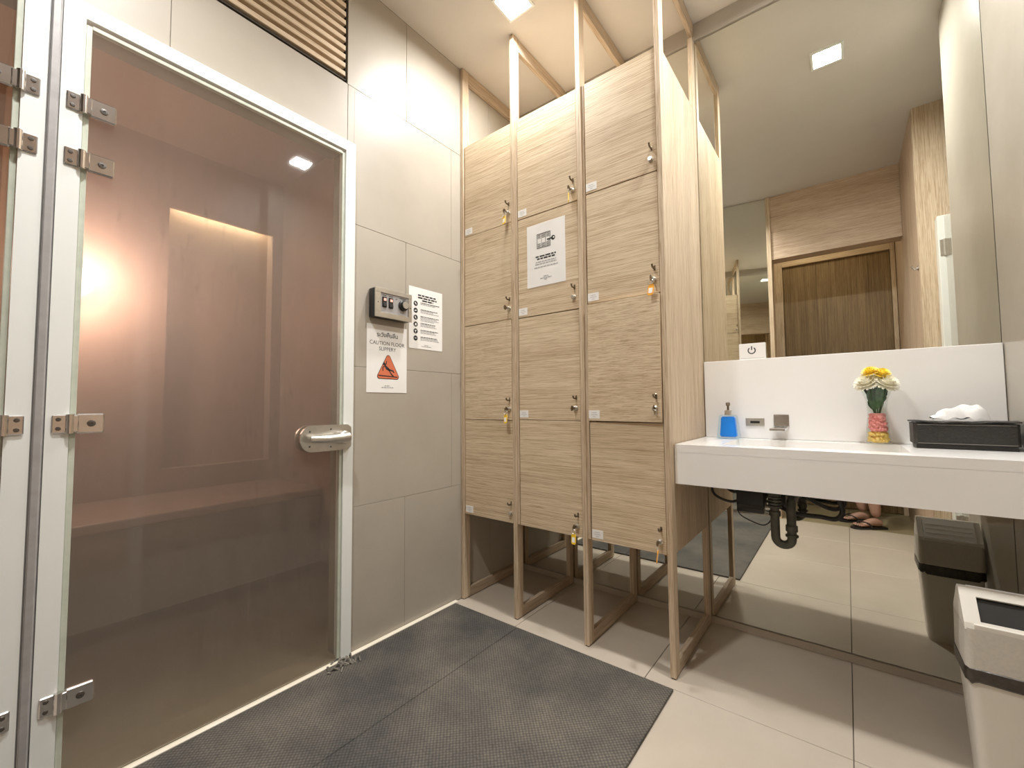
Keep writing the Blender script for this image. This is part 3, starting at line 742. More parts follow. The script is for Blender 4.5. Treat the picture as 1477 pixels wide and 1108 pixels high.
for poly in ([(-0.016,0.121),(-0.010,0.123),(0.012,0.106),(0.006,0.098),(-0.008,0.104)], [(0.004,0.107),(0.012,0.106),(0.031,0.101),(0.037,0.092),(0.033,0.089),(0.026,0.096),(0.008,0.098)],
             [(0.004,0.102),(0.010,0.100),(0.026,0.083),(0.034,0.077),(0.031,0.073),(0.021,0.078)], [(-0.016,0.122),(-0.011,0.122),(-0.005,0.128),(-0.003,0.142),(-0.0065,0.143),(-0.009,0.131)],
             [(-0.017,0.120),(-0.013,0.117),(-0.022,0.112),(-0.022,0.096),(-0.026,0.096),(-0.027,0.113)], [(-0.048,0.0735),(0.054,0.0690),(0.054,0.0735),(-0.048,0.0785)]):
    t.flat(poly, O3, UY, UZ)
t.build('falling_figure', 'ink', n1)
small(bars(MB(), O, UY, UZ, [(-0.014, 0.014, 0.030), (-0.030, 0.032, 0.0225)], 0.0042).build('footer', 'ink_grey', n1))

# rules sheet
n2 = thing('rules_notice', 'white rules sheet with six round black icons, partly behind the control box', 'notice', (0.001, -0.761, 1.277), 'printed paper notices')
MB().box(0.0004, 0.0012, -0.867, -0.656, 1.277, 1.575).build('paper_sheet', 'paper', n2)
O = Vector((0.0016, -0.761, 1.277))
small(bars(MB(), O, UY, UZ, [(-0.052, 0.062, 0.262), (-0.052, 0.067, 0.250), (-0.026, 0.044, 0.238)], 0.0075).build('heading', 'ink', n2))
t = MB(); w = MB()
O2 = O + Vector((0.0003, 0, 0))
for k in range(6):
    vv = 0.218 - k*0.0335
    t.flat(circle(-0.066, vv, 0.0125), O, UY, UZ)
    x, y = -0.066, vv
    gl_ = [[(x-.006,y+.003),(x-.002,y+.007),(x+.003,y+.001),(x+.006,y-.006),(x+.001,y-.004)], [(x-.006,y+.001),(x+.006,y+.003),(x+.006,y-.001),(x-.006,y-.004)], [(x-.007,y+.004),(x-.002,y+.006),(x+.002,y-.002),(x+.006,y-.006),(x-.001,y-.005)],
           [(x-.004,y-.006),(x+.005,y-.006),(x+.006,y+.004),(x-.003,y+.006)], [(x-.007,y+.005),(x+.007,y+.005),(x+.001,y-.001),(x+.001,y-.007),(x-.002,y-.007),(x-.002,y-.001)], [(x-.006,y+.0015),(x+.006,y+.0015),(x+.006,y-.0015),(x-.006,y-.0015)]][k]
    w.flat(gl_, O2, UY, UZ)
ic = t.build('icon_disc', 'ink', n2); ic['kind'] = 'stuff'; o = w.build('icon_sign', 'paper', n2); o['kind'] = 'stuff'
t = MB(); t2 = MB()
for k in range(6):
    vv = 0.226 - k*0.0335
    nl = (2, 3, 4, 3, 3, 3)[k]
    for q in range(nl):
        bars(t if q == 0 else t2, O, UY, UZ, [(-0.036, random.uniform(0.045, 0.085), vv - q*0.0068)], 0.0038)
small(t.build('rule_line', 'ink', n2)); small(t2.build('small_print', 'ink_grey', n2))
small(bars(MB(), O, UY, UZ, [(-0.012, 0.014, 0.020), (-0.030, 0.032, 0.0135)], 0.0036).build('footer', 'ink_grey', n2))

# locker notice
n3 = thing('locker_notice', 'white sheet with a black locker and key drawing on the middle locker column', 'notice', (0.549, LF+0.003, 1.552), 'printed paper notices')
yf = LF + 0.004
MB().box(0.444, 0.654, yf-0.0014, yf-0.0004, 1.552, 1.849).build('paper_sheet', 'paper', n3)
O = Vector((0.549, yf-0.0017, 1.552)); UX = Vector((1, 0, 0))
t = MB()
def rect(mb, u0, u1, v0, v1, o=O): mb.flat([(u0, v0), (u1, v0), (u1, v1), (u0, v1)], o, UX, UZ)
L0, L1, B0, B1 = -0.048, 0.027, 0.178, 0.248
for u0, u1, v0, v1 in ((L0, L1, B0, B0+.0028), (L0, L1, B1-.0028, B1), (L0, L0+.0028, B0, B1), (L1-.0028, L1, B0, B1), (-0.0005, 0.0022, B0, B1), (-0.0225, -0.0205, B0, B1)): rect(t, u0, u1, v0, v1)
for cx in (-0.0345, -0.0105, 0.0145):
    for q in range(4):
        rect(t, cx-.009, cx+.008, B1-.0075-q*.0052, B1-.005-q*.0052); rect(t, cx-.009, cx+.008, B0+.005+q*.0052, B0+.0075+q*.0052)
t.build('locker_drawing', 'ink', n3)
t = MB().flat(circle(0.042, 0.212, 0.011), O, UX, UZ); rect(t, 0.008, 0.035, 0.209, 0.2145); rect(t, 0.012, 0.016, 0.203, 0.209); rect(t, 0.019, 0.023, 0.204, 0.209)
t.build('key_drawing', 'ink', n3)
MB().flat(circle(0.045, 0.213, 0.004), O + Vector((0, -0.0003, 0)), UX, UZ).build('key_eye', 'paper', n3)
small(bars(MB(), O, UX, UZ, [(-0.056, 0.056, 0.140), (-0.048, 0.050, 0.129)], 0.0070).build('heading', 'ink', n3))
small(bars(MB(), O, UX, UZ, [(-0.056, 0.056, 0.114), (-0.058, 0.058, 0.104), (-0.064, 0.066, 0.089)], 0.0050).build('small_print', 'ink_grey', n3))
small(bars(MB(), O, UX, UZ, [(-0.013, 0.015, 0.043), (-0.031, 0.031, 0.035), (-0.008, 0.008, 0.028)], 0.0045).build('footer', 'ink_grey', n3))

# control box
cb = thing('control_box', 'black steam control box with steel face, two lit switches and a dial', 'control', (0.02, -0.985, 1.385))
MB().box(0.0015, 0.046, -1.083, -0.890, 1.387, 1.513, 0.004, 2).build('housing', 'black_plastic', cb, True)
t = MB()
y0, y1, z0, z1 = -1.084, -0.889, 1.386, 1.514; i0, i1, j0, j1 = -1.056, -0.908, 1.409, 1.494
for r in ((y0, y1, j1, z1), (y0, y1, z0, j0), (y0, i0, j0, j1), (i1, y1, j0, j1)): t.box(0.046, 0.052, r[0], r[1], r[2], r[3], 0.001)
t.build('face_plate', 'brushed', cb)
MB().box(0.0455, 0.0475, i0, i1, j0, j1).build('dial_panel', 'silver', cb)
for yy in (-1.036, -1.003):
    s = MB().box(0.0475, 0.051, yy-0.011, yy+0.011, 1.432, 1.478, 0.001).prism([(0.051, 1.436), (0.056, 1.436), (0.0515, 1.455), (0.0535, 1.474), (0.051, 1.474)], (0, yy-0.009, 0), (1, 0, 0), (0, 0, 1), (0, 0.018, 0)).build('rocker_switch', 'black_plastic', cb)
    MB().box(0.0525, 0.0550, yy-0.006, yy+0.006, 1.460, 1.471, 0.0005).build('indicator', 'led_red', s)
k_ = MB().lathe([(0, 0), (0.024, 0), (0.024, 0.010), (0.019, 0.012), (0.018, 0.022), (0, 0.022)], (0.0475, -0.938, 1.455), 28, (1, 0, 0)).build('dial', 'black_plastic', cb, True)
MB().lathe([(0, 0), (0.0165, 0), (0.0160, 0.0015), (0, 0.0015)], (0.0695, -0.938, 1.455), 28, (1, 0, 0)).build('dial_cap', 'brushed', k_, True)
for yy, zz in ((-1.070, 1.45), (-0.898, 1.45)):
    MB().lathe([(0, 0), (0.003, 0), (0.0025, 0.0012), (0, 0.0012)], (0.052, yy, zz), 8, (1, 0, 0)).build('screw', 'screw', cb, True)
t = MB()
for u0, u1, zz in ((-1.046, -1.026, 1.4845), (-1.013, -0.992, 1.4845), (-0.978, -0.968, 1.478), (-0.955, -0.920, 1.4865)): t.box(0.0475, 0.0477, u0, u1, zz-0.0015, zz+0.0015)
small(t.build('printed_legend', 'ink', cb))

# ================================================================ MAT
mt = thing('floor_mat', 'charcoal textured rubber mat lying along the glass door wall', 'mat', (0.56, -1.4, 0))
for x0, x1 in ((0.026, 0.418), (0.4192, 1.102)):
    MB().box(x0, x1, -2.24, -0.588, 0.0005, 0.009, 0.002).build('mat_strip', 'mat', mt)
# torn corner of the mat by the door post
t = MB()
for k in range(26):
    bx, by = 0.045 + random.gauss(0, 0.016), -1.205 + random.gauss(0, 0.030)
    aa = random.uniform(0, 2*pi); L = random.uniform(0.012, 0.035); hz = random.uniform(0.003, 0.012)
    t.tube([(bx, by, 0.010), (bx+L*0.5*math.cos(aa), by+L*0.5*math.sin(aa), 0.010+hz), (bx+L*math.cos(aa), by+L*math.sin(aa), 0.0105)], [0.003, 0.0045, 0.003], 5)
M['mat_torn'] = mottled('frayed mat backing', (0.10, 0.09, 0.075), (0.26, 0.24, 0.20), 60, 0.8)
o = t.build('torn_edge', 'mat_torn', mt); o['label'] = 'pale frayed mat corner'; o['kind'] = 'stuff'

# ================================================================ WASH COUNTER
wc = thing('wash_counter', 'long white solid surface wash counter with trough basin against the mirror', 'counter', (1.565, -0.25, 0.70))
X0, X1 = 1.0945, 2.031
b0, b1, d0, d1 = 1.24, 1.76, -0.395, -0.085
t = MB()
for r in clip_rects((X0, X1, -0.481, -0.022), [(b0, b1, d0, d1)]): t.box(r[0], r[1], r[2], r[3], 0.818, 0.848, 0)
bmesh.ops.remove_doubles(t.bm, verts=t.bm.verts[:], dist=1e-5)
t.build('countertop', 'white_solid', wc)
MB().box(X0, X1, -0.481, -0.461, 0.701, 0.8185, 0.0).build('apron', 'white_solid', wc)
MB().box(X0, X0+0.02, -0.461, -0.022, 0.701, 0.8185, 0).build('end_panel', 'white_solid', wc)
bs = MB()
bs.prism([(d0-0.012, 0.818), (d0-0.012, 0.772), (d1+0.012, 0.735), (d1+0.012, 0.818), (d1, 0.818), (d1, 0.749), (d0, 0.786), (d0, 0.818)], (b0-0.012, 0, 0), (0, 1, 0), (0, 0, 1), (b1-b0+0.024, 0, 0))
bs.box(b0-0.012, b0, d0, d1, 0.74, 0.818).box(b1, b1+0.012, d0, d1, 0.74, 0.818)
bs.build('basin', 'white_solid', wc)
MB().box(X0+0.001, X1, -0.022, -0.001, 0.848, 1.195, 0.0015).build('splashback', 'white_solid', wc)
MB().box(1.13, 2.02, -0.445, -0.055, 0.701, 0.715, 0).build('under_panel', 'white_solid', wc) if False else None
MB().box(1.113, 1.150, -0.30, -0.26, 0.672, 0.701, 0.002).build('support_bracket', 'black_plastic', wc)

fc = thing('basin_faucet', 'square chrome wall spout over the white wash counter', 'faucet', (1.395, -0.024, 0.9))
MB().box(1.368, 1.423, -0.030, -0.0225, 0.903, 0.953, 0.0015).build('wall_plate', 'chrome', fc)
MB().box(1.366, 1.419, -0.150, -0.0225, 0.889, 0.900, 0.0015).build('spout', 'chrome', fc)
sp = thing('sensor_plate', 'small rectangular steel sensor plate set in the white splashback', 'sensor', (1.297, -0.023, 0.9))
MB().box(1.262, 1.333, -0.026, -0.0222, 0.902, 0.937, 0.001).build('plate', 'brushed', sp)
MB().box(1.280, 1.316, -0.0268, -0.0260, 0.914, 0.924, 0.0003).build('sensor_eye', 'black_plastic', sp)
pw = thing('power_sign', 'small white sign with a black power symbol standing on the splashback against the mirror', 'sign', (1.295, -0.008, 1.196))
MB().box(1.243, 1.346, -0.010, -0.004, 1.196, 1.266, 0.001).build('plate', 'white_solid', pw)
O = Vector((1.293, -0.0103, 1.234)); t = MB()
R0, R1 = 0.0115, 0.0160
A_ = [math.radians(90+38 + (360-76)*k/28) for k in range(29)]
for q in range(28):
    t.flat([(R0*math.cos(A_[q]), R0*math.sin(A_[q])), (R1*math.cos(A_[q]), R1*math.sin(A_[q])), (R1*math.cos(A_[q+1]), R1*math.sin(A_[q+1])), (R0*math.cos(A_[q+1]), R0*math.sin(A_[q+1]))], O, UX, UZ)
t.flat([(-0.0022, 0.002), (0.0022, 0.002), (0.0022, 0.019), (-0.0022, 0.019)], O, UX, UZ)
t.build('power_symbol', 'ink', pw)
MB().box(1.248, 1.341, -0.0104, -0.0101, 1.1995, 1.2005).build('lower_line', 'ink_grey', pw)

# soap bottle
sb = thing('soap_bottle', 'blue liquid soap pump bottle on the white counter beside the lockers', 'bottle', (1.205, -0.095, 0.848))
def frus(mb, cx, cy, z0, z1, w0, w1, dd0, dd1):
    bm = mb.bm
    A = [bm.verts.new((cx+sx*w0/2, cy+sy*dd0/2, z0)) for sx, sy in ((-1,-1),(1,-1),(1,1),(-1,1))]
    B = [bm.verts.new((cx+sx*w1/2, cy+sy*dd1/2, z1)) for sx, sy in ((-1,-1),(1,-1),(1,1),(-1,1))]
    bm.faces.new(A[::-1]); bm.faces.new(B)
    for i in range(4): bm.faces.new((A[i], A[(i+1) % 4], B[(i+1) % 4], B[i]))
    return mb
cx, cy = 1.207, -0.095
t = frus(MB(), cx, cy, 0.8485, 0.952, 0.090, 0.066, 0.054, 0.042); bmesh.ops.bevel(t.bm, geom=t.bm.edges[:], offset=0.004, segments=2, affect='EDGES')
t.build('bottle_glass', 'soap_glass', sb, True)
t = frus(MB(), cx, cy, 0.857, 0.944, 0.066, 0.053, 0.034, 0.030); bmesh.ops.bevel(t.bm, geom=t.bm.edges[:], offset=0.004, segments=2, affect='EDGES')
t.build('blue_soap', 'soap', sb, True)
MB().lathe([(0, 0), (0.0145, 0), (0.0145, 0.020), (0.012, 0.022), (0, 0.022)], (cx, cy, 0.9505), 18).build('collar', 'brushed', sb, True)
pm = MB().lathe([(0.0045, 0), (0.0045, 0.018), (0.0085, 0.019), (0.0085, 0.031), (0.006, 0.033), (0, 0.033)], (cx, cy, 0.9725), 14)
pm.tube([(cx, cy, 0.999), (cx+0.004, cy-0.019, 1.000), (cx+0.006, cy-0.030, 0.995)], [0.0045, 0.004, 0.003], 8)
pm.build('pump_head', 'bronze', sb, True)

# vase of flowers
vs = thing('flower_vase', 'glass vase with yellow and white flowers over pink and yellow shells on the counter', 'vase', (1.700, -0.105, 0.848))
vx, vy, vz = 1.700, -0.105, 0.8485
outer = [(0.0, 0.0), (0.036, 0.0), (0.037, 0.004), (0.034, 0.05), (0.0285, 0.115), (0.028, 0.128), (0.033, 0.165), (0.047, 0.205)]
inner = [(0.0445, 0.205), (0.0305, 0.165), (0.0255, 0.128), (0.026, 0.115), (0.0315, 0.05), (0.034, 0.007), (0.0, 0.007)]
MB().lathe(outer + inner, (vx, vy, vz), 28).build('vase_glass', 'vase_glass', vs, True)
def shells(z0, z1, n, name, mat):
    t = MB()
    t.lathe([(0, z0), (0.021, z0), (0.021, z1), (0, z1)], (vx, vy, vz), 12)
    for k in range(n):
        z = random.uniform(z0+0.004, z1-0.004)
        rr = 0.034 + (0.026-0.034)*min(1, z/0.115) - 0.0085
        aa = random.uniform(0, 2*pi); s = random.uniform(0.006, 0.0095)
        t.ball((vx+rr*math.cos(aa), vy+rr*math.sin(aa), vz+z), (s, s*0.75, s*0.6), 7, 5, Matrix.Rotation(random.uniform(0, pi), 3, Vector((random.random(), random.random(), random.random()+.1)).normalized()))
    o = t.build(name, mat, vs, True); o['kind'] = 'stuff'
shells(0.0085, 0.046, 95, 'yellow_shells', 'shell_yellow')
shells(0.047, 0.112, 120, 'pink_shells', 'shell_pink')
t = MB()
for k in range(9):
    aa = 2*pi*k/9; t.tube([(vx+0.008*math.cos(aa), vy+0.008*math.sin(aa), vz+0.113), (vx+0.020*math.cos(aa), vy+0.020*math.sin(aa), vz+0.17), (vx+0.028*math.cos(aa), vy+0.028*math.sin(aa), vz+0.215)], 0.0022, 6)
t.build('stem', 'leaf', vs, True)
def leaf_blade(mb, base, d, up_, L, W):
    base, d, up_ = Vector(base), Vector(d).normalized(), Vector(up_); s = d.cross(up_).normalized(); n_ = s.cross(d).normalized()
    rows_ = []
    for i in range(6):
        tt = i/5; w = W*math.sin(pi*min(0.97, tt*0.9+0.08)); c = base + d*L*tt + n_*(-0.25*L*tt*tt)
        rows_.append([mb.bm.verts.new(c - s*w + n_*0.1*w), mb.bm.verts.new(c), mb.bm.verts.new(c + s*w + n_*0.1*w)])
    for A, B in zip(rows_, rows_[1:]):
        mb.bm.faces.new((A[0], A[1], B[1], B[0])); mb.bm.faces.new((A[1], A[2], B[2], B[1]))
for k in range(22):
    aa = random.uniform(0, 2*pi); zz = random.uniform(0.115, 0.175); rr = 0.008 + 0.22*(zz-0.115)
    t = MB(); leaf_blade(t, (vx+rr*math.cos(aa), vy+rr*math.sin(aa), vz+zz), (0.42*math.cos(aa), 0.42*math.sin(aa), 1), (math.cos(aa), math.sin(aa), 0.0), random.uniform(0.042, 0.060), random.uniform(0.013, 0.019))
    t.build('leaf', 'leaf', vs, True)
def bloom(c, r, up_, mat, name, layers=5, flat_=0.55):
    t = MB(); c = Vector(c); w = Vector(up_).normalized(); u = w.orthogonal().normalized(); v = w.cross(u)
    for L in range(layers):
        n_ = 20 - 2*L; el = math.radians(-12 + 88*L/(layers-1)*0.92); ln = r*(1 - 0.10*L)
        for k in range(n_):
            aa = 2*pi*(k + 0.5*(L % 2))/n_ + random.uniform(-.06, .06)
            rad = u*math.cos(aa) + v*math.sin(aa); d = rad*math.cos(el) + w*math.sin(el)*flat_*1.5; tang = w.cross(rad).normalized()
            wd = r*0.13; e0 = c + d*ln*0.12; m0 = c + d*ln*0.7 + w*0.04*r; e1 = c + d*ln + w*(0.10 + 0.08*math.sin(el))*r
            q = [t.bm.verts.new(p_) for p_ in (e0 - tang*wd*0.4, e0 + tang*wd*0.4, m0 + tang*wd, e1 + tang*wd*0.45, e1 - tang*wd*0.45, m0 - tang*wd)]
            t.bm.faces.new((q[0], q[1], q[2], q[5])); t.bm.faces.new((q[5], q[2], q[3], q[4]))
    t.ball(c + w*0.12*r, (r*0.42, r*0.42, r*0.35), 10, 7)
    return t.build(name, mat, vs, True)
bloom((vx-0.026, vy-0.012, vz+0.222), 0.043, (-0.35, -0.5, 0.8), 'petal_white', 'white_flower')
bloom((vx+0.027, vy-0.014, vz+0.220), 0.044, (0.4, -0.5, 0.8), 'petal_white', 'white_flower')
bloom((vx+0.004, vy+0.024, vz+0.225), 0.038, (0.1, 0.4, 0.9), 'petal_white', 'white_flower')
bloom((vx-0.014, vy-0.004, vz+0.262), 0.030, (-0.3, -0.3, 0.9), 'petal_yellow', 'yellow_flower')
bloom((vx+0.019, vy-0.008, vz+0.255), 0.029, (0.3, -0.45, 0.9), 'petal_yellow', 'yellow_flower')

# tissue box
tb = thing('tissue_box', 'black leatherette tissue box at the right end of the white counter', 'box', (1.905, -0.14, 0.848))
x0, x1, y0, y1 = 1.786, 2.022, -0.198, -0.075
t = MB().prism([(x0+0.008, y0), (x1-0.008, y0), (x1, y0+0.010), (x1, y1), (x0, y1), (x0, y0+0.012)], (0, 0, 0.862), UX, (0, 1, 0), (0, 0, 0.068))
t.build('body', 'leather', tb)
MB().box(x0+0.006, x1-0.006, y0+0.006, y1-0.004, 0.8485, 0.862, 0.001).build('base', 'leather', tb)
t = MB(); bm = t.bm; nx, ny = 14, 6; grid = []
for i in range(nx+1):
    r = []
    for j in range(ny+1):
        x = x0-0.004 + (x1-x0+0.006)*i/nx; y = y0-0.003 + (y1-y0+0.004)*j/ny
        z = 0.9345 + 0.004*((2*i/nx-1)**2) + 0.0015*math.sin(i*1.3+j)
        r.append((bm.verts.new((x, y, z)), bm.verts.new((x, y, z-0.0035))))
    grid.append(r)
for i in range(nx):
    for j in range(ny):
        for s in (0, 1): bm.faces.new((grid[i][j][s], grid[i+1][j][s], grid[i+1][j+1][s], grid[i][j+1][s]))
for i in range(nx):
    for j in (0, ny): bm.faces.new((grid[i][j][0], grid[i+1][j][0], grid[i+1][j][1], grid[i][j][1]))
for j in range(ny):
    for i in (0, nx): bm.faces.new((grid[i][j][0], grid[i][j+1][0], grid[i][j+1][1], grid[i][j][1]))
t.build('lid', 'leather', tb, True)
MB().tube([(x0+0.009, y0-0.0008, 0.926), (x1-0.009, y0-0.0008, 0.926)], 0.0008, 5).tube([(x0+0.009, y0-0.0008, 0.866), (x1-0.009, y0-0.0008, 0.866)], 0.0009, 5).build('stitching', 'stitch', tb)
t = MB(); bm = t.bm; nx, ny = 26, 12; g = []
for i in range(nx+1):
    row = []
    for j in range(ny+1):
        uu, vv = i/nx, j/ny
        x = 1.838 + 0.128*uu + 0.006*math.sin(9*vv+5*uu); y = -0.165 + 0.055*vv + 0.010*math.sin(7*uu)
        prof = 0.012 + 0.036*max(0, math.sin(pi*(uu*0.80+0.08)))**1.2*(0.35+0.85*uu)
        if uu < 0.12: prof = 0.012
        prof *= min(1, uu/0.10, (1-uu)/0.06)
        z = 0.9405 + prof*math.sin(pi*vv)**0.6 + 0.003*(1+math.sin(23*uu+4*vv)) + 0.0025*(1+math.sin(17*vv-9*uu))
        row.append(bm.verts.new((x, y, z)))
    g.append(row)
for i in range(nx):
    for j in range(ny): bm.faces.new((g[i][j], g[i+1][j], g[i+1][j+1], g[i][j+1]))
tag(t.build('tissue', 'tissue', None, True, ang=180), 'crumpled white tissue pulled out of the black box', 'tissue')

# plumbing under the counter
dr = thing('drain_trap', 'dark plastic U shaped drain trap hanging under the white counter', 'pipe', (1.41, -0.22, 0.45))
yt = -0.24
def xz(x, z, y=yt): return (x, y, z)
xa, xb, rt_, zc = 1.385, 1.437, 0.026, 0.498
path = [xz(xa, 0.735), xz(xa, 0.60), xz(xa, zc)] + [xz((xa+xb)/2 - rt_*math.cos(pi*k/10), zc - rt_*math.sin(pi*k/10)) for k in range(1, 10)] + [xz(xb, zc), xz(xb, 0.60)]
path += [(xb, yt + 0.03*(1-math.cos(pi/2*k/5)), 0.60 + 0.03*math.sin(pi/2*k/5)) for k in range(1, 6)] + [(xb, -0.06, 0.63), (xb, 0.0, 0.63)]
MB().tube(path, 0.0155, 14).build('trap_pipe', 'pipe', dr, True)
t = MB()
for k in range(7): t.lathe([(0.015, 0), (0.023, 0.001), (0.023, 0.008), (0.015, 0.009)], (xa, yt, 0.606+0.011*k), 16)
t.build('ribbed_nut', 'pipe', dr, True)
MB().lathe([(0.015, 0), (0.0195, 0.001), (0.0195, 0.022), (0.015, 0.024)], (xb, yt, 0.525), 16).build('union_nut', 'pipe', dr, True)
MB().lathe([(0.015, 0), (0.0195, 0.001), (0.0195, 0.018), (0.015, 0.020)], (xa, yt, 0.575), 16).build('union_nut', 'pipe', dr, True)
MB().lathe([(0.015, 0), (0.021, 0.001), (0.021, 0.008), (0.015, 0.010)], (xb, yt, 0.505), 16).build('union_nut', 'pipe', dr, True)
MB().lathe([(0.018, 0), (0.0245, 0.001), (0.0235, 0.007), (0.018, 0.010)], (xb, -0.0005, 0.63), 18, (0, -1, 0)).build('wall_flange', 'pipe', dr, True)
bx = thing('sensor_control_box', 'black control box for the tap fixed under the counter left of the drain trap', 'box', (1.30, -0.15, 0.6))
MB().box(1.250, 1.345, -0.215, -0.12, 0.568, 0.70, 0.004, 2).build('case', 'black_plastic', bx, True)
MB().box(1.255, 1.340, -0.217, -0.215, 0.583, 0.60, 0.001).build('rim', 'hose_black', bx)
MB().cyl((1.345, -0.17, 0.588), (1.368, -0.17, 0.588), 0.011, 12).build('valve', 'brushed', bx, True)
bx = thing('pump_box', 'black pump box on the mirror under the counter, behind the drain trap', 'box', (1.42, -0.06, 0.56))
MB().box(1.366, 1.408, -0.105, -0.002, 0.585, 0.70, 0.004, 2).box(1.408, 1.470, -0.105, -0.002, 0.666, 0.70, 0.003).build('case', 'black_plastic', bx, True)
MB().box(1.374, 1.401, -0.108, -0.105, 0.60, 0.685, 0.001).build('cover', 'hose_black', bx)
def spl(pts, n=8):
    P = [Vector(p) for p in pts]; out_ = []
    for i in range(len(P)-1):
        p0, p1, p2, p3 = P[max(i-1, 0)], P[i], P[i+1], P[min(i+2, len(P)-1)]
        for k in range(n):
            s = k/n
            out_.append(0.5*((2*p1) + (p2-p0)*s + (2*p0-5*p1+4*p2-p3)*s*s + (3*p1-p0-3*p2+p3)*s**3))
    out_.append(P[-1]); return out_
tag(MB().tube(spl([(1.35, -0.14, 0.61), (1.44, -0.17, 0.580), (1.52, -0.16, 0.575), (1.568, -0.16, 0.574), (1.588, -0.16, 0.605), (1.575, -0.17, 0.655), (1.545, -0.18, 0.71)]), 0.0085, 10).build('water_hose', 'hose_black', None, True),
    'thick black hose looping down right of the drain trap', 'hose', 'hoses under the wash counter')
tag(MB().tube(spl([(1.35, -0.12, 0.64), (1.44, -0.13, 0.672), (1.50, -0.13, 0.625), (1.56, -0.13, 0.602), (1.592, -0.14, 0.625), (1.588, -0.15, 0.67), (1.56, -0.16, 0.715)]), 0.0075, 10).build('water_hose', 'hose_black', None, True),
    'black hose in the upper loop right of the drain trap', 'hose', 'hoses under the wash counter')
tag(MB().tube(spl([(1.255, -0.15, 0.605), (1.215, -0.15, 0.590), (1.160, -0.16, 0.612), (1.148, -0.16, 0.655), (1.180, -0.17, 0.71)]), 0.0055, 8).build('water_hose', 'hose_black', None, True),
    'thin black hose looping left of the control box towards the lockers', 'hose', 'hoses under the wash counter')
tag(MB().tube(spl([(1.252, -0.14, 0.635), (1.222, -0.14, 0.632), (1.195, -0.14, 0.655), (1.178, -0.15, 0.712)]), 0.0065, 8).build('water_hose', 'hose_black', None, True),
    'short black hose rising left of the control box', 'hose', 'hoses under the wash counter')
tag(MB().tube(spl([(1.252, -0.13, 0.600), (1.238, -0.13, 0.565), (1.250, -0.13, 0.535), (1.300, -0.13, 0.512), (1.335, -0.13, 0.508), (1.358, -0.13, 0.535), (1.352, -0.14, 0.58)]), 0.0026, 6).build('power_cable', 'black_plastic', None, True),
    'thin black cable sagging below the control box', 'cable')

# ================================================================ WASTE BIN
bn2 = thing('waste_bin', 'slim off white waste bin with dark liner under the right end of the counter', 'bin', (1.929, -0.452, 0))
def ring(z, x0, x1, y0, y1, r=0.022, n=5):
    pts = []
    for cx, cy, a0 in ((x1-r, y1-r, 0), (x0+r, y1-r, pi/2), (x0+r, y0+r, pi), (x1-r, y0+r, 3*pi/2)):
        for k in range(n+1): pts.append((cx + r*math.cos(a0+pi/2*k/n), cy + r*math.sin(a0+pi/2*k/n), z))
    return pts
def loft(mb, rings, cap0=True, cap1=True):
    R_ = [[mb.bm.verts.new(p) for p in r] for r in rings]; n = len(R_[0])
    for A, B in zip(R_, R_[1:]):
        for k in range(n): mb.bm.faces.new((A[k], A[(k+1) % n], B[(k+1) % n], B[k]))
    if cap0: mb.bm.faces.new(R_[0][::-1])
    if cap1: mb.bm.faces.new(R_[-1])
    return mb
BX0, BX1, BY0, BY1 = 1.834, 2.024, -0.528, -0.376
loft(MB(), [ring(0.0, BX0+0.016, BX1-0.012, BY0+0.02, BY1-0.014), ring(0.30, BX0, BX1, BY0, BY1), ring(0.345, BX0-0.001, BX1, BY0-0.001, BY1)]).build('body', 'white_plastic', bn2, True)
rr = [ring(0.283, BX0-0.003, BX1+0.002, BY0-0.004, BY1+0.003), ring(0.287, BX0-0.006, BX1+0.004, BY0-0.007, BY1+0.006), ring(0.318, BX0-0.006, BX1+0.004, BY0-0.007, BY1+0.006), ring(0.322, BX0-0.002, BX1+0.002, BY0-0.003, BY1+0.002)]
random.seed(3)
ph = [random.uniform(-0.006, 0.006) for _ in range(24)]
rr = [[(p[0], p[1], p[2] + (ph[i] if q < 2 else 0.3*ph[i])) for i, p in enumerate(r)] for q, r in enumerate(rr)]
loft(MB(), rr, False, False).build('bin_liner', 'bag_black', bn2, True)
# lid: upright band, two sloping faces with openings, gable ends
LX0, LX1, LY0, LY1 = BX0-0.004, BX1+0.003, BY0-0.005, BY1+0.004
ze, zr, ym = 0.418, 0.500, (BY0+BY1)/2
lid = loft(MB(), [ring(0.318, LX0, LX1, LY0, LY1, 0.018), ring(0.34, LX0, LX1, LY0, LY1, 0.018), ring(ze, LX0+0.002, LX1-0.002, LY0+0.002, LY1-0.002, 0.012)], False, False)
lid.build('lid_band', 'grey_plastic', bn2, True)
# gables
t = MB()
for gx0, gx1 in ((LX0+0.003, LX0+0.020), (LX1-0.020, LX1-0.003)):
    t.prism([(LY0+0.004, ze-0.004), (LY1-0.004, ze-0.004), (LY1-0.010, ze+0.012), (ym+0.010, zr), (ym-0.010, zr), (LY0+0.010, ze+0.012)], (gx0, 0, 0), (0, 1, 0), (0, 0, 1), (gx1-gx0, 0, 0))
fs0 = Vector((LX0+0.018, LY0+0.008, ze+0.006)); fdv = Vector((0, ym-0.010-LY0-0.008, zr-ze-0.008)); fn = Vector((0, -fdv.z, fdv.y)).normalized(); FW = LX1-LX0-0.036
for q in ([(0, 0), (FW, 0), (FW, 0.14), (0, 0.14)], [(0, 0.80), (FW, 0.80), (FW, 1), (0, 1)], [(0, 0.14), (0.016, 0.14), (0.016, 0.80), (0, 0.80)], [(FW-0.016, 0.14), (FW, 0.14), (FW, 0.80), (FW-0.016, 0.80)]):
    t.prism(q, fs0 - fn*0.006, UX, fdv, fn*0.007)
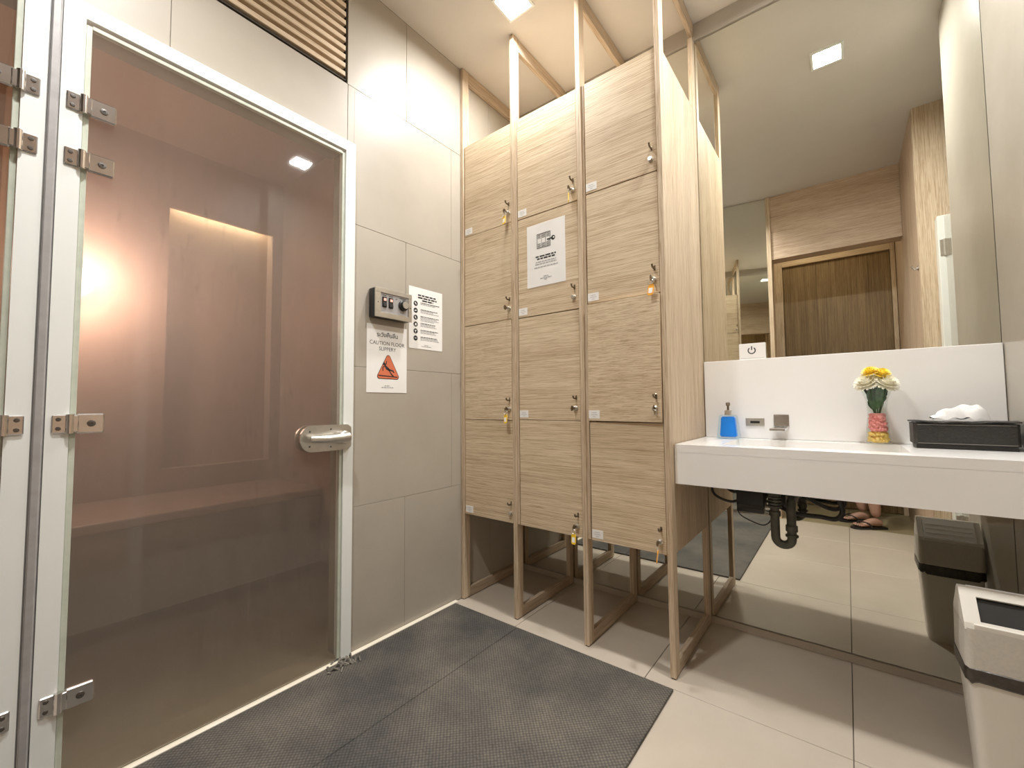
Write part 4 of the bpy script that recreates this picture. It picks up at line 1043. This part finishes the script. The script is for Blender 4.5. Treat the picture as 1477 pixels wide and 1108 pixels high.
t.box(LX0+0.02, LX1-0.02, ym-0.010, ym+0.010, zr-0.010, zr, 0.001)
t.box(LX0+0.02, LX1-0.02, LY0+0.003, LY0+0.014, ze-0.006, ze+0.012, 0.001).box(LX0+0.02, LX1-0.02, LY1-0.014, LY1-0.003, ze-0.006, ze+0.012, 0.001)
t.build('lid_frame', 'white_plastic', bn2)
# flap: closed on the mirror side, swung inwards on the room side
s0, s1 = Vector((LX0+0.021, LY1-0.012, ze+0.012)), Vector((LX0+0.021, ym+0.010, zr-0.002))
dv = (s1-s0); nrm = Vector((0, -dv.z, dv.y)).normalized()
if nrm.z < 0: nrm = -nrm
t = MB().prism([(0, 0), (LX1-LX0-0.042, 0), (LX1-LX0-0.042, 1), (0, 1)], s0, UX, dv, nrm*0.004)
for q in range(3): t.prism([(0.006, 0.22+0.22*q), (LX1-LX0-0.048, 0.22+0.22*q), (LX1-LX0-0.048, 0.30+0.22*q), (0.006, 0.30+0.22*q)], s0 + nrm*0.004, UX, dv, nrm*0.002)
t.build('swing_flap', 'white_solid', bn2)
MB().prism([(0.002, 0.05), (FW-0.002, 0.05), (FW-0.002, 0.95), (0.002, 0.95)], fs0 - fn*0.012, UX, fdv, fn*0.003).build('opening_shade', 'black_plastic', bn2)  # black plate standing in for the shade inside the open lid

# ================================================================ PHOTOGRAPHER (seen only in the mirror under the counter)
def skin(verts, edges, radii, sub=2):
    me = bpy.data.meshes.new('s'); me.from_pydata(verts, edges, []); ob = bpy.data.objects.new('s', me); C.objects.link(ob)
    ob.modifiers.new('k', 'SKIN'); sv = me.skin_vertices[0].data
    for i, r in enumerate(radii): sv[i].radius = r if isinstance(r, tuple) else (r, r)
    sv[0].use_root = True
    if sub:
        m_ = ob.modifiers.new('u', 'SUBSURF'); m_.levels = sub; m_.render_levels = sub
    dg = bpy.context.evaluated_depsgraph_get(); me2 = bpy.data.meshes.new_from_object(ob.evaluated_get(dg))
    mb = MB(); mb.bm.from_mesh(me2); bpy.data.objects.remove(ob); bpy.data.meshes.remove(me); bpy.data.meshes.remove(me2)
    return mb
def chain(pts, rad, sub=2): return skin([tuple(p) for p in pts], [(i, i+1) for i in range(len(pts)-1)], rad, sub)
V = Vector
pe = thing('person', 'crouching person in flip flops holding a phone, feet mirrored under the counter', 'person', (1.74, -2.42, 0))
pel = V((1.800, -2.66, 0.70))
hipA, hipB = V((1.76, -2.74, 0.69)), V((1.85, -2.59, 0.69))
kneeA, kneeB = V((1.545, -2.60, 0.49)), V((1.665, -2.38, 0.49))
ankA, ankB = V((1.690, -2.520, 0.085)), V((1.765, -2.335, 0.085))
belly, chest, neckb = V((1.765, -2.62, 0.85)), V((1.715, -2.565, 1.01)), V((1.680, -2.525, 1.115))
head0, head1 = V((1.665, -2.505, 1.18)), V((1.650, -2.480, 1.27))
sR, sL = V((1.60, -2.64, 1.06)), V((1.80, -2.46, 1.07))       # the two shoulders
elA, elB = V((1.52, -2.42, 0.86)), V((1.74, -2.26, 0.86))
ph_c = CAM - fw*0.022
wrA, wrB = ph_c - r2*0.105 - fw*0.045 - u2*0.035, ph_c + r2*0.105 - fw*0.045 - u2*0.035
vs_ = [pel, belly, chest, neckb, head0, head1, hipA, kneeA, (kneeA+ankA)/2 + V((0.03, -0.02, 0.03)), ankA, hipB, kneeB, (kneeB+ankB)/2 + V((0.03, -0.02, 0.03)), ankB, sR, elA, wrA, sL, elB, wrB]
ed = [(0,1),(1,2),(2,3),(3,4),(4,5),(0,6),(6,7),(7,8),(8,9),(0,10),(10,11),(11,12),(12,13),(2,14),(14,15),(15,16),(2,17),(17,18),(18,19)]
rad = [0.115, 0.115, 0.12, 0.055, 0.070, 0.080, 0.085, 0.056, 0.054, 0.034, 0.085, 0.056, 0.054, 0.034, 0.058, 0.042, 0.028, 0.058, 0.042, 0.028]
body = skin([tuple(v) for v in vs_], ed, rad, 2)
# feet with toes
def foot(ank, d):
    d = V((d[0], d[1], 0)).normalized(); s = V((-d.y, d.x, 0))
    heel = ank - d*0.045 + V((0, 0, -0.045)); ball_ = ank + d*0.120 + V((0, 0, -0.056))
    join(body, chain([heel, ank + V((0, 0, -0.025)) + d*0.015, ank + d*0.075 + V((0, 0, -0.042)), ball_], [(0.030, 0.028), (0.033, 0.036), (0.034, 0.026), (0.040, 0.016)], 2))
    for k, (off, L, r) in enumerate(((0.030, 0.052, 0.0115), (0.012, 0.050, 0.008), (-0.003, 0.045, 0.0078), (-0.017, 0.038, 0.0072), (-0.030, 0.030, 0.007))):
        b_ = ball_ + s*off*(1 if k >= 0 else -1) - d*0.012
        join(body, chain([b_, b_ + d*L*0.6 + V((0, 0, 0.004)), b_ + d*L + V((0, 0, -0.003))], [r*1.05, r, r*0.9], 1))
    return d, s, heel, ball_
fA, fB = foot(ankA, (-0.90, 0.44)), foot(ankB, (-0.84, 0.54))
# hands round the phone: palm, four fingers behind the phone, thumb in front
def hand(wr, side):
    palm = ph_c + r2*side*0.092 - fw*0.022 - u2*0.018
    join(body, chain([wr, (wr+palm)/2, palm], [(0.026, 0.020), (0.034, 0.017), (0.036, 0.015)], 1))
    for k in range(4):
        b_ = palm + u2*(0.028 - 0.018*k) - fw*0.002; L = (0.070, 0.078, 0.074, 0.060)[k]
        join(body, chain([b_, b_ + r2*side*0.012 + fw*0.014, b_ + fw*0.0245 - r2*side*0.008, b_ + fw*0.0265 - r2*side*L*0.28], [0.0088, 0.0085, 0.0078, 0.007], 1))
    b_ = palm - u2*0.022
    join(body, chain([b_ - fw*0.006, b_ - fw*0.018 - r2*side*0.018 + u2*0.012, b_ - fw*0.016 - r2*side*0.036 + u2*0.024], [0.0115, 0.0105, 0.009], 1))
hand(wrA, -1); hand(wrB, 1)
# face
fd = (V((ph_c.x, ph_c.y, 1.06)) - head1).normalized(); fs = fd.cross(V((0, 0, 1))).normalized(); fu = fs.cross(fd)
hc = head1 + V((0, 0, -0.012))
rotm = Matrix((fs, fd, fu)).transposed()
body.ball(hc, (0.074, 0.092, 0.105), 22, 16, rotm)
join(body, chain([hc + fd*0.088 + fu*0.012, hc + fd*0.104 - fu*0.014, hc + fd*0.092 - fu*0.026], [0.008, 0.012, 0.009], 1))
for s in (-1, 1): body.ball(hc + fs*s*0.075 - fd*0.004, (0.010, 0.018, 0.030), 10, 8, rotm)
join(body, chain([hc + fd*0.085 - fu*0.050 - fs*0.022, hc + fd*0.093 - fu*0.049, hc + fd*0.085 - fu*0.050 + fs*0.022], [0.005, 0.007, 0.005], 1))
body.build('body', 'skin', pe, True, ang=180)
for s in (-1, 1):
    ey = MB().ball(hc + fd*0.0755 + fs*s*0.029 + fu*0.010, (0.0115, 0.0115, 0.008), 10, 8).build('eye', 'paper', pe, True)
    MB().ball(hc + fd*0.0835 + fs*s*0.029 + fu*0.009, 0.0045, 8, 6).build('pupil', 'black_plastic', ey, True)
t = bmesh.new(); bmesh.ops.create_uvsphere(t, u_segments=22, v_segments=14, radius=1)
bmesh.ops.delete(t, geom=[v for v in t.verts if v.co.z < 0.50 and v.co.y > 0.25 or v.co.z < 0.12 and v.co.y > -0.15 or v.co.z < -0.5], context='VERTS')
hm = MB(); hm.add(t, Matrix.Translation(hc) @ (rotm.to_4x4() @ Matrix.Diagonal((0.083, 0.100, 0.114, 1)))); hm.build('hair', 'hair', pe, True)
sh = skin([tuple(v) for v in (pel, belly, chest, neckb, sR, (sR+elA)/2, sL, (sL+elB)/2)], [(0,1),(1,2),(2,3),(2,4),(4,5),(2,6),(6,7)], [0.118, 0.126, 0.134, 0.066, 0.070, 0.060, 0.070, 0.060], 2)
sh.build('shirt', 'shirt', pe, True, ang=180)
so = skin([tuple(v) for v in (pel, hipA, hipA.lerp(kneeA, 0.78), hipB, hipB.lerp(kneeB, 0.78))], [(0,1),(1,2),(0,3),(3,4)], [0.130, 0.104, 0.080, 0.104, 0.080], 2)
so.build('shorts', 'shorts', pe, True, ang=180)
for d, s, heel, ball_ in (fA, fB):
    outl = [(-0.030, 0.0), (-0.022, 0.030), (0.06, 0.033), (0.15, 0.045), (0.205, 0.040), (0.228, 0.015), (0.222, -0.018), (0.190, -0.040), (0.12, -0.036), (0.05, -0.030), (-0.022, -0.028)]
    o_ = V((heel.x, heel.y, 0.001)) + d*0.005
    ff = MB().prism(outl, o_, d, s, (0, 0, 0.015)).build('flip_flop', 'black_plastic', pe)
    toe = V((ball_.x, ball_.y, 0.016)) + d*0.022 + s*0.021
    MB().tube(spl([toe, toe - d*0.022 + V((0, 0, 0.040)), V((ball_.x, ball_.y, 0.055)) - d*0.045 + s*0.036, V((ball_.x, ball_.y, 0.014)) - d*0.075 + s*0.038]), 0.0045, 6).tube(spl([toe - d*0.020 + V((0, 0, 0.040)), V((ball_.x, ball_.y, 0.050)) - d*0.035 - s*0.034, V((ball_.x, ball_.y, 0.014)) - d*0.065 - s*0.036]), 0.0045, 6).build('thong_strap', 'black_plastic', ff, True)
phn = thing('mobile_phone', 'black phone held level by the crouching person', 'phone', ph_c)
MB().obox(ph_c - fw*0.002, (r2, fw, u2), (0.158, 0.008, 0.075), 0.003).build('case', 'black_plastic', phn)
MB().obox(ph_c - fw*0.0066, (r2, fw, u2), (0.148, 0.0006, 0.066), 0).build('screen', 'screw', phn)
MB().cyl(ph_c + fw*0.002, ph_c + fw*0.004, 0.007, 14).build('camera_lens', 'chrome', phn)
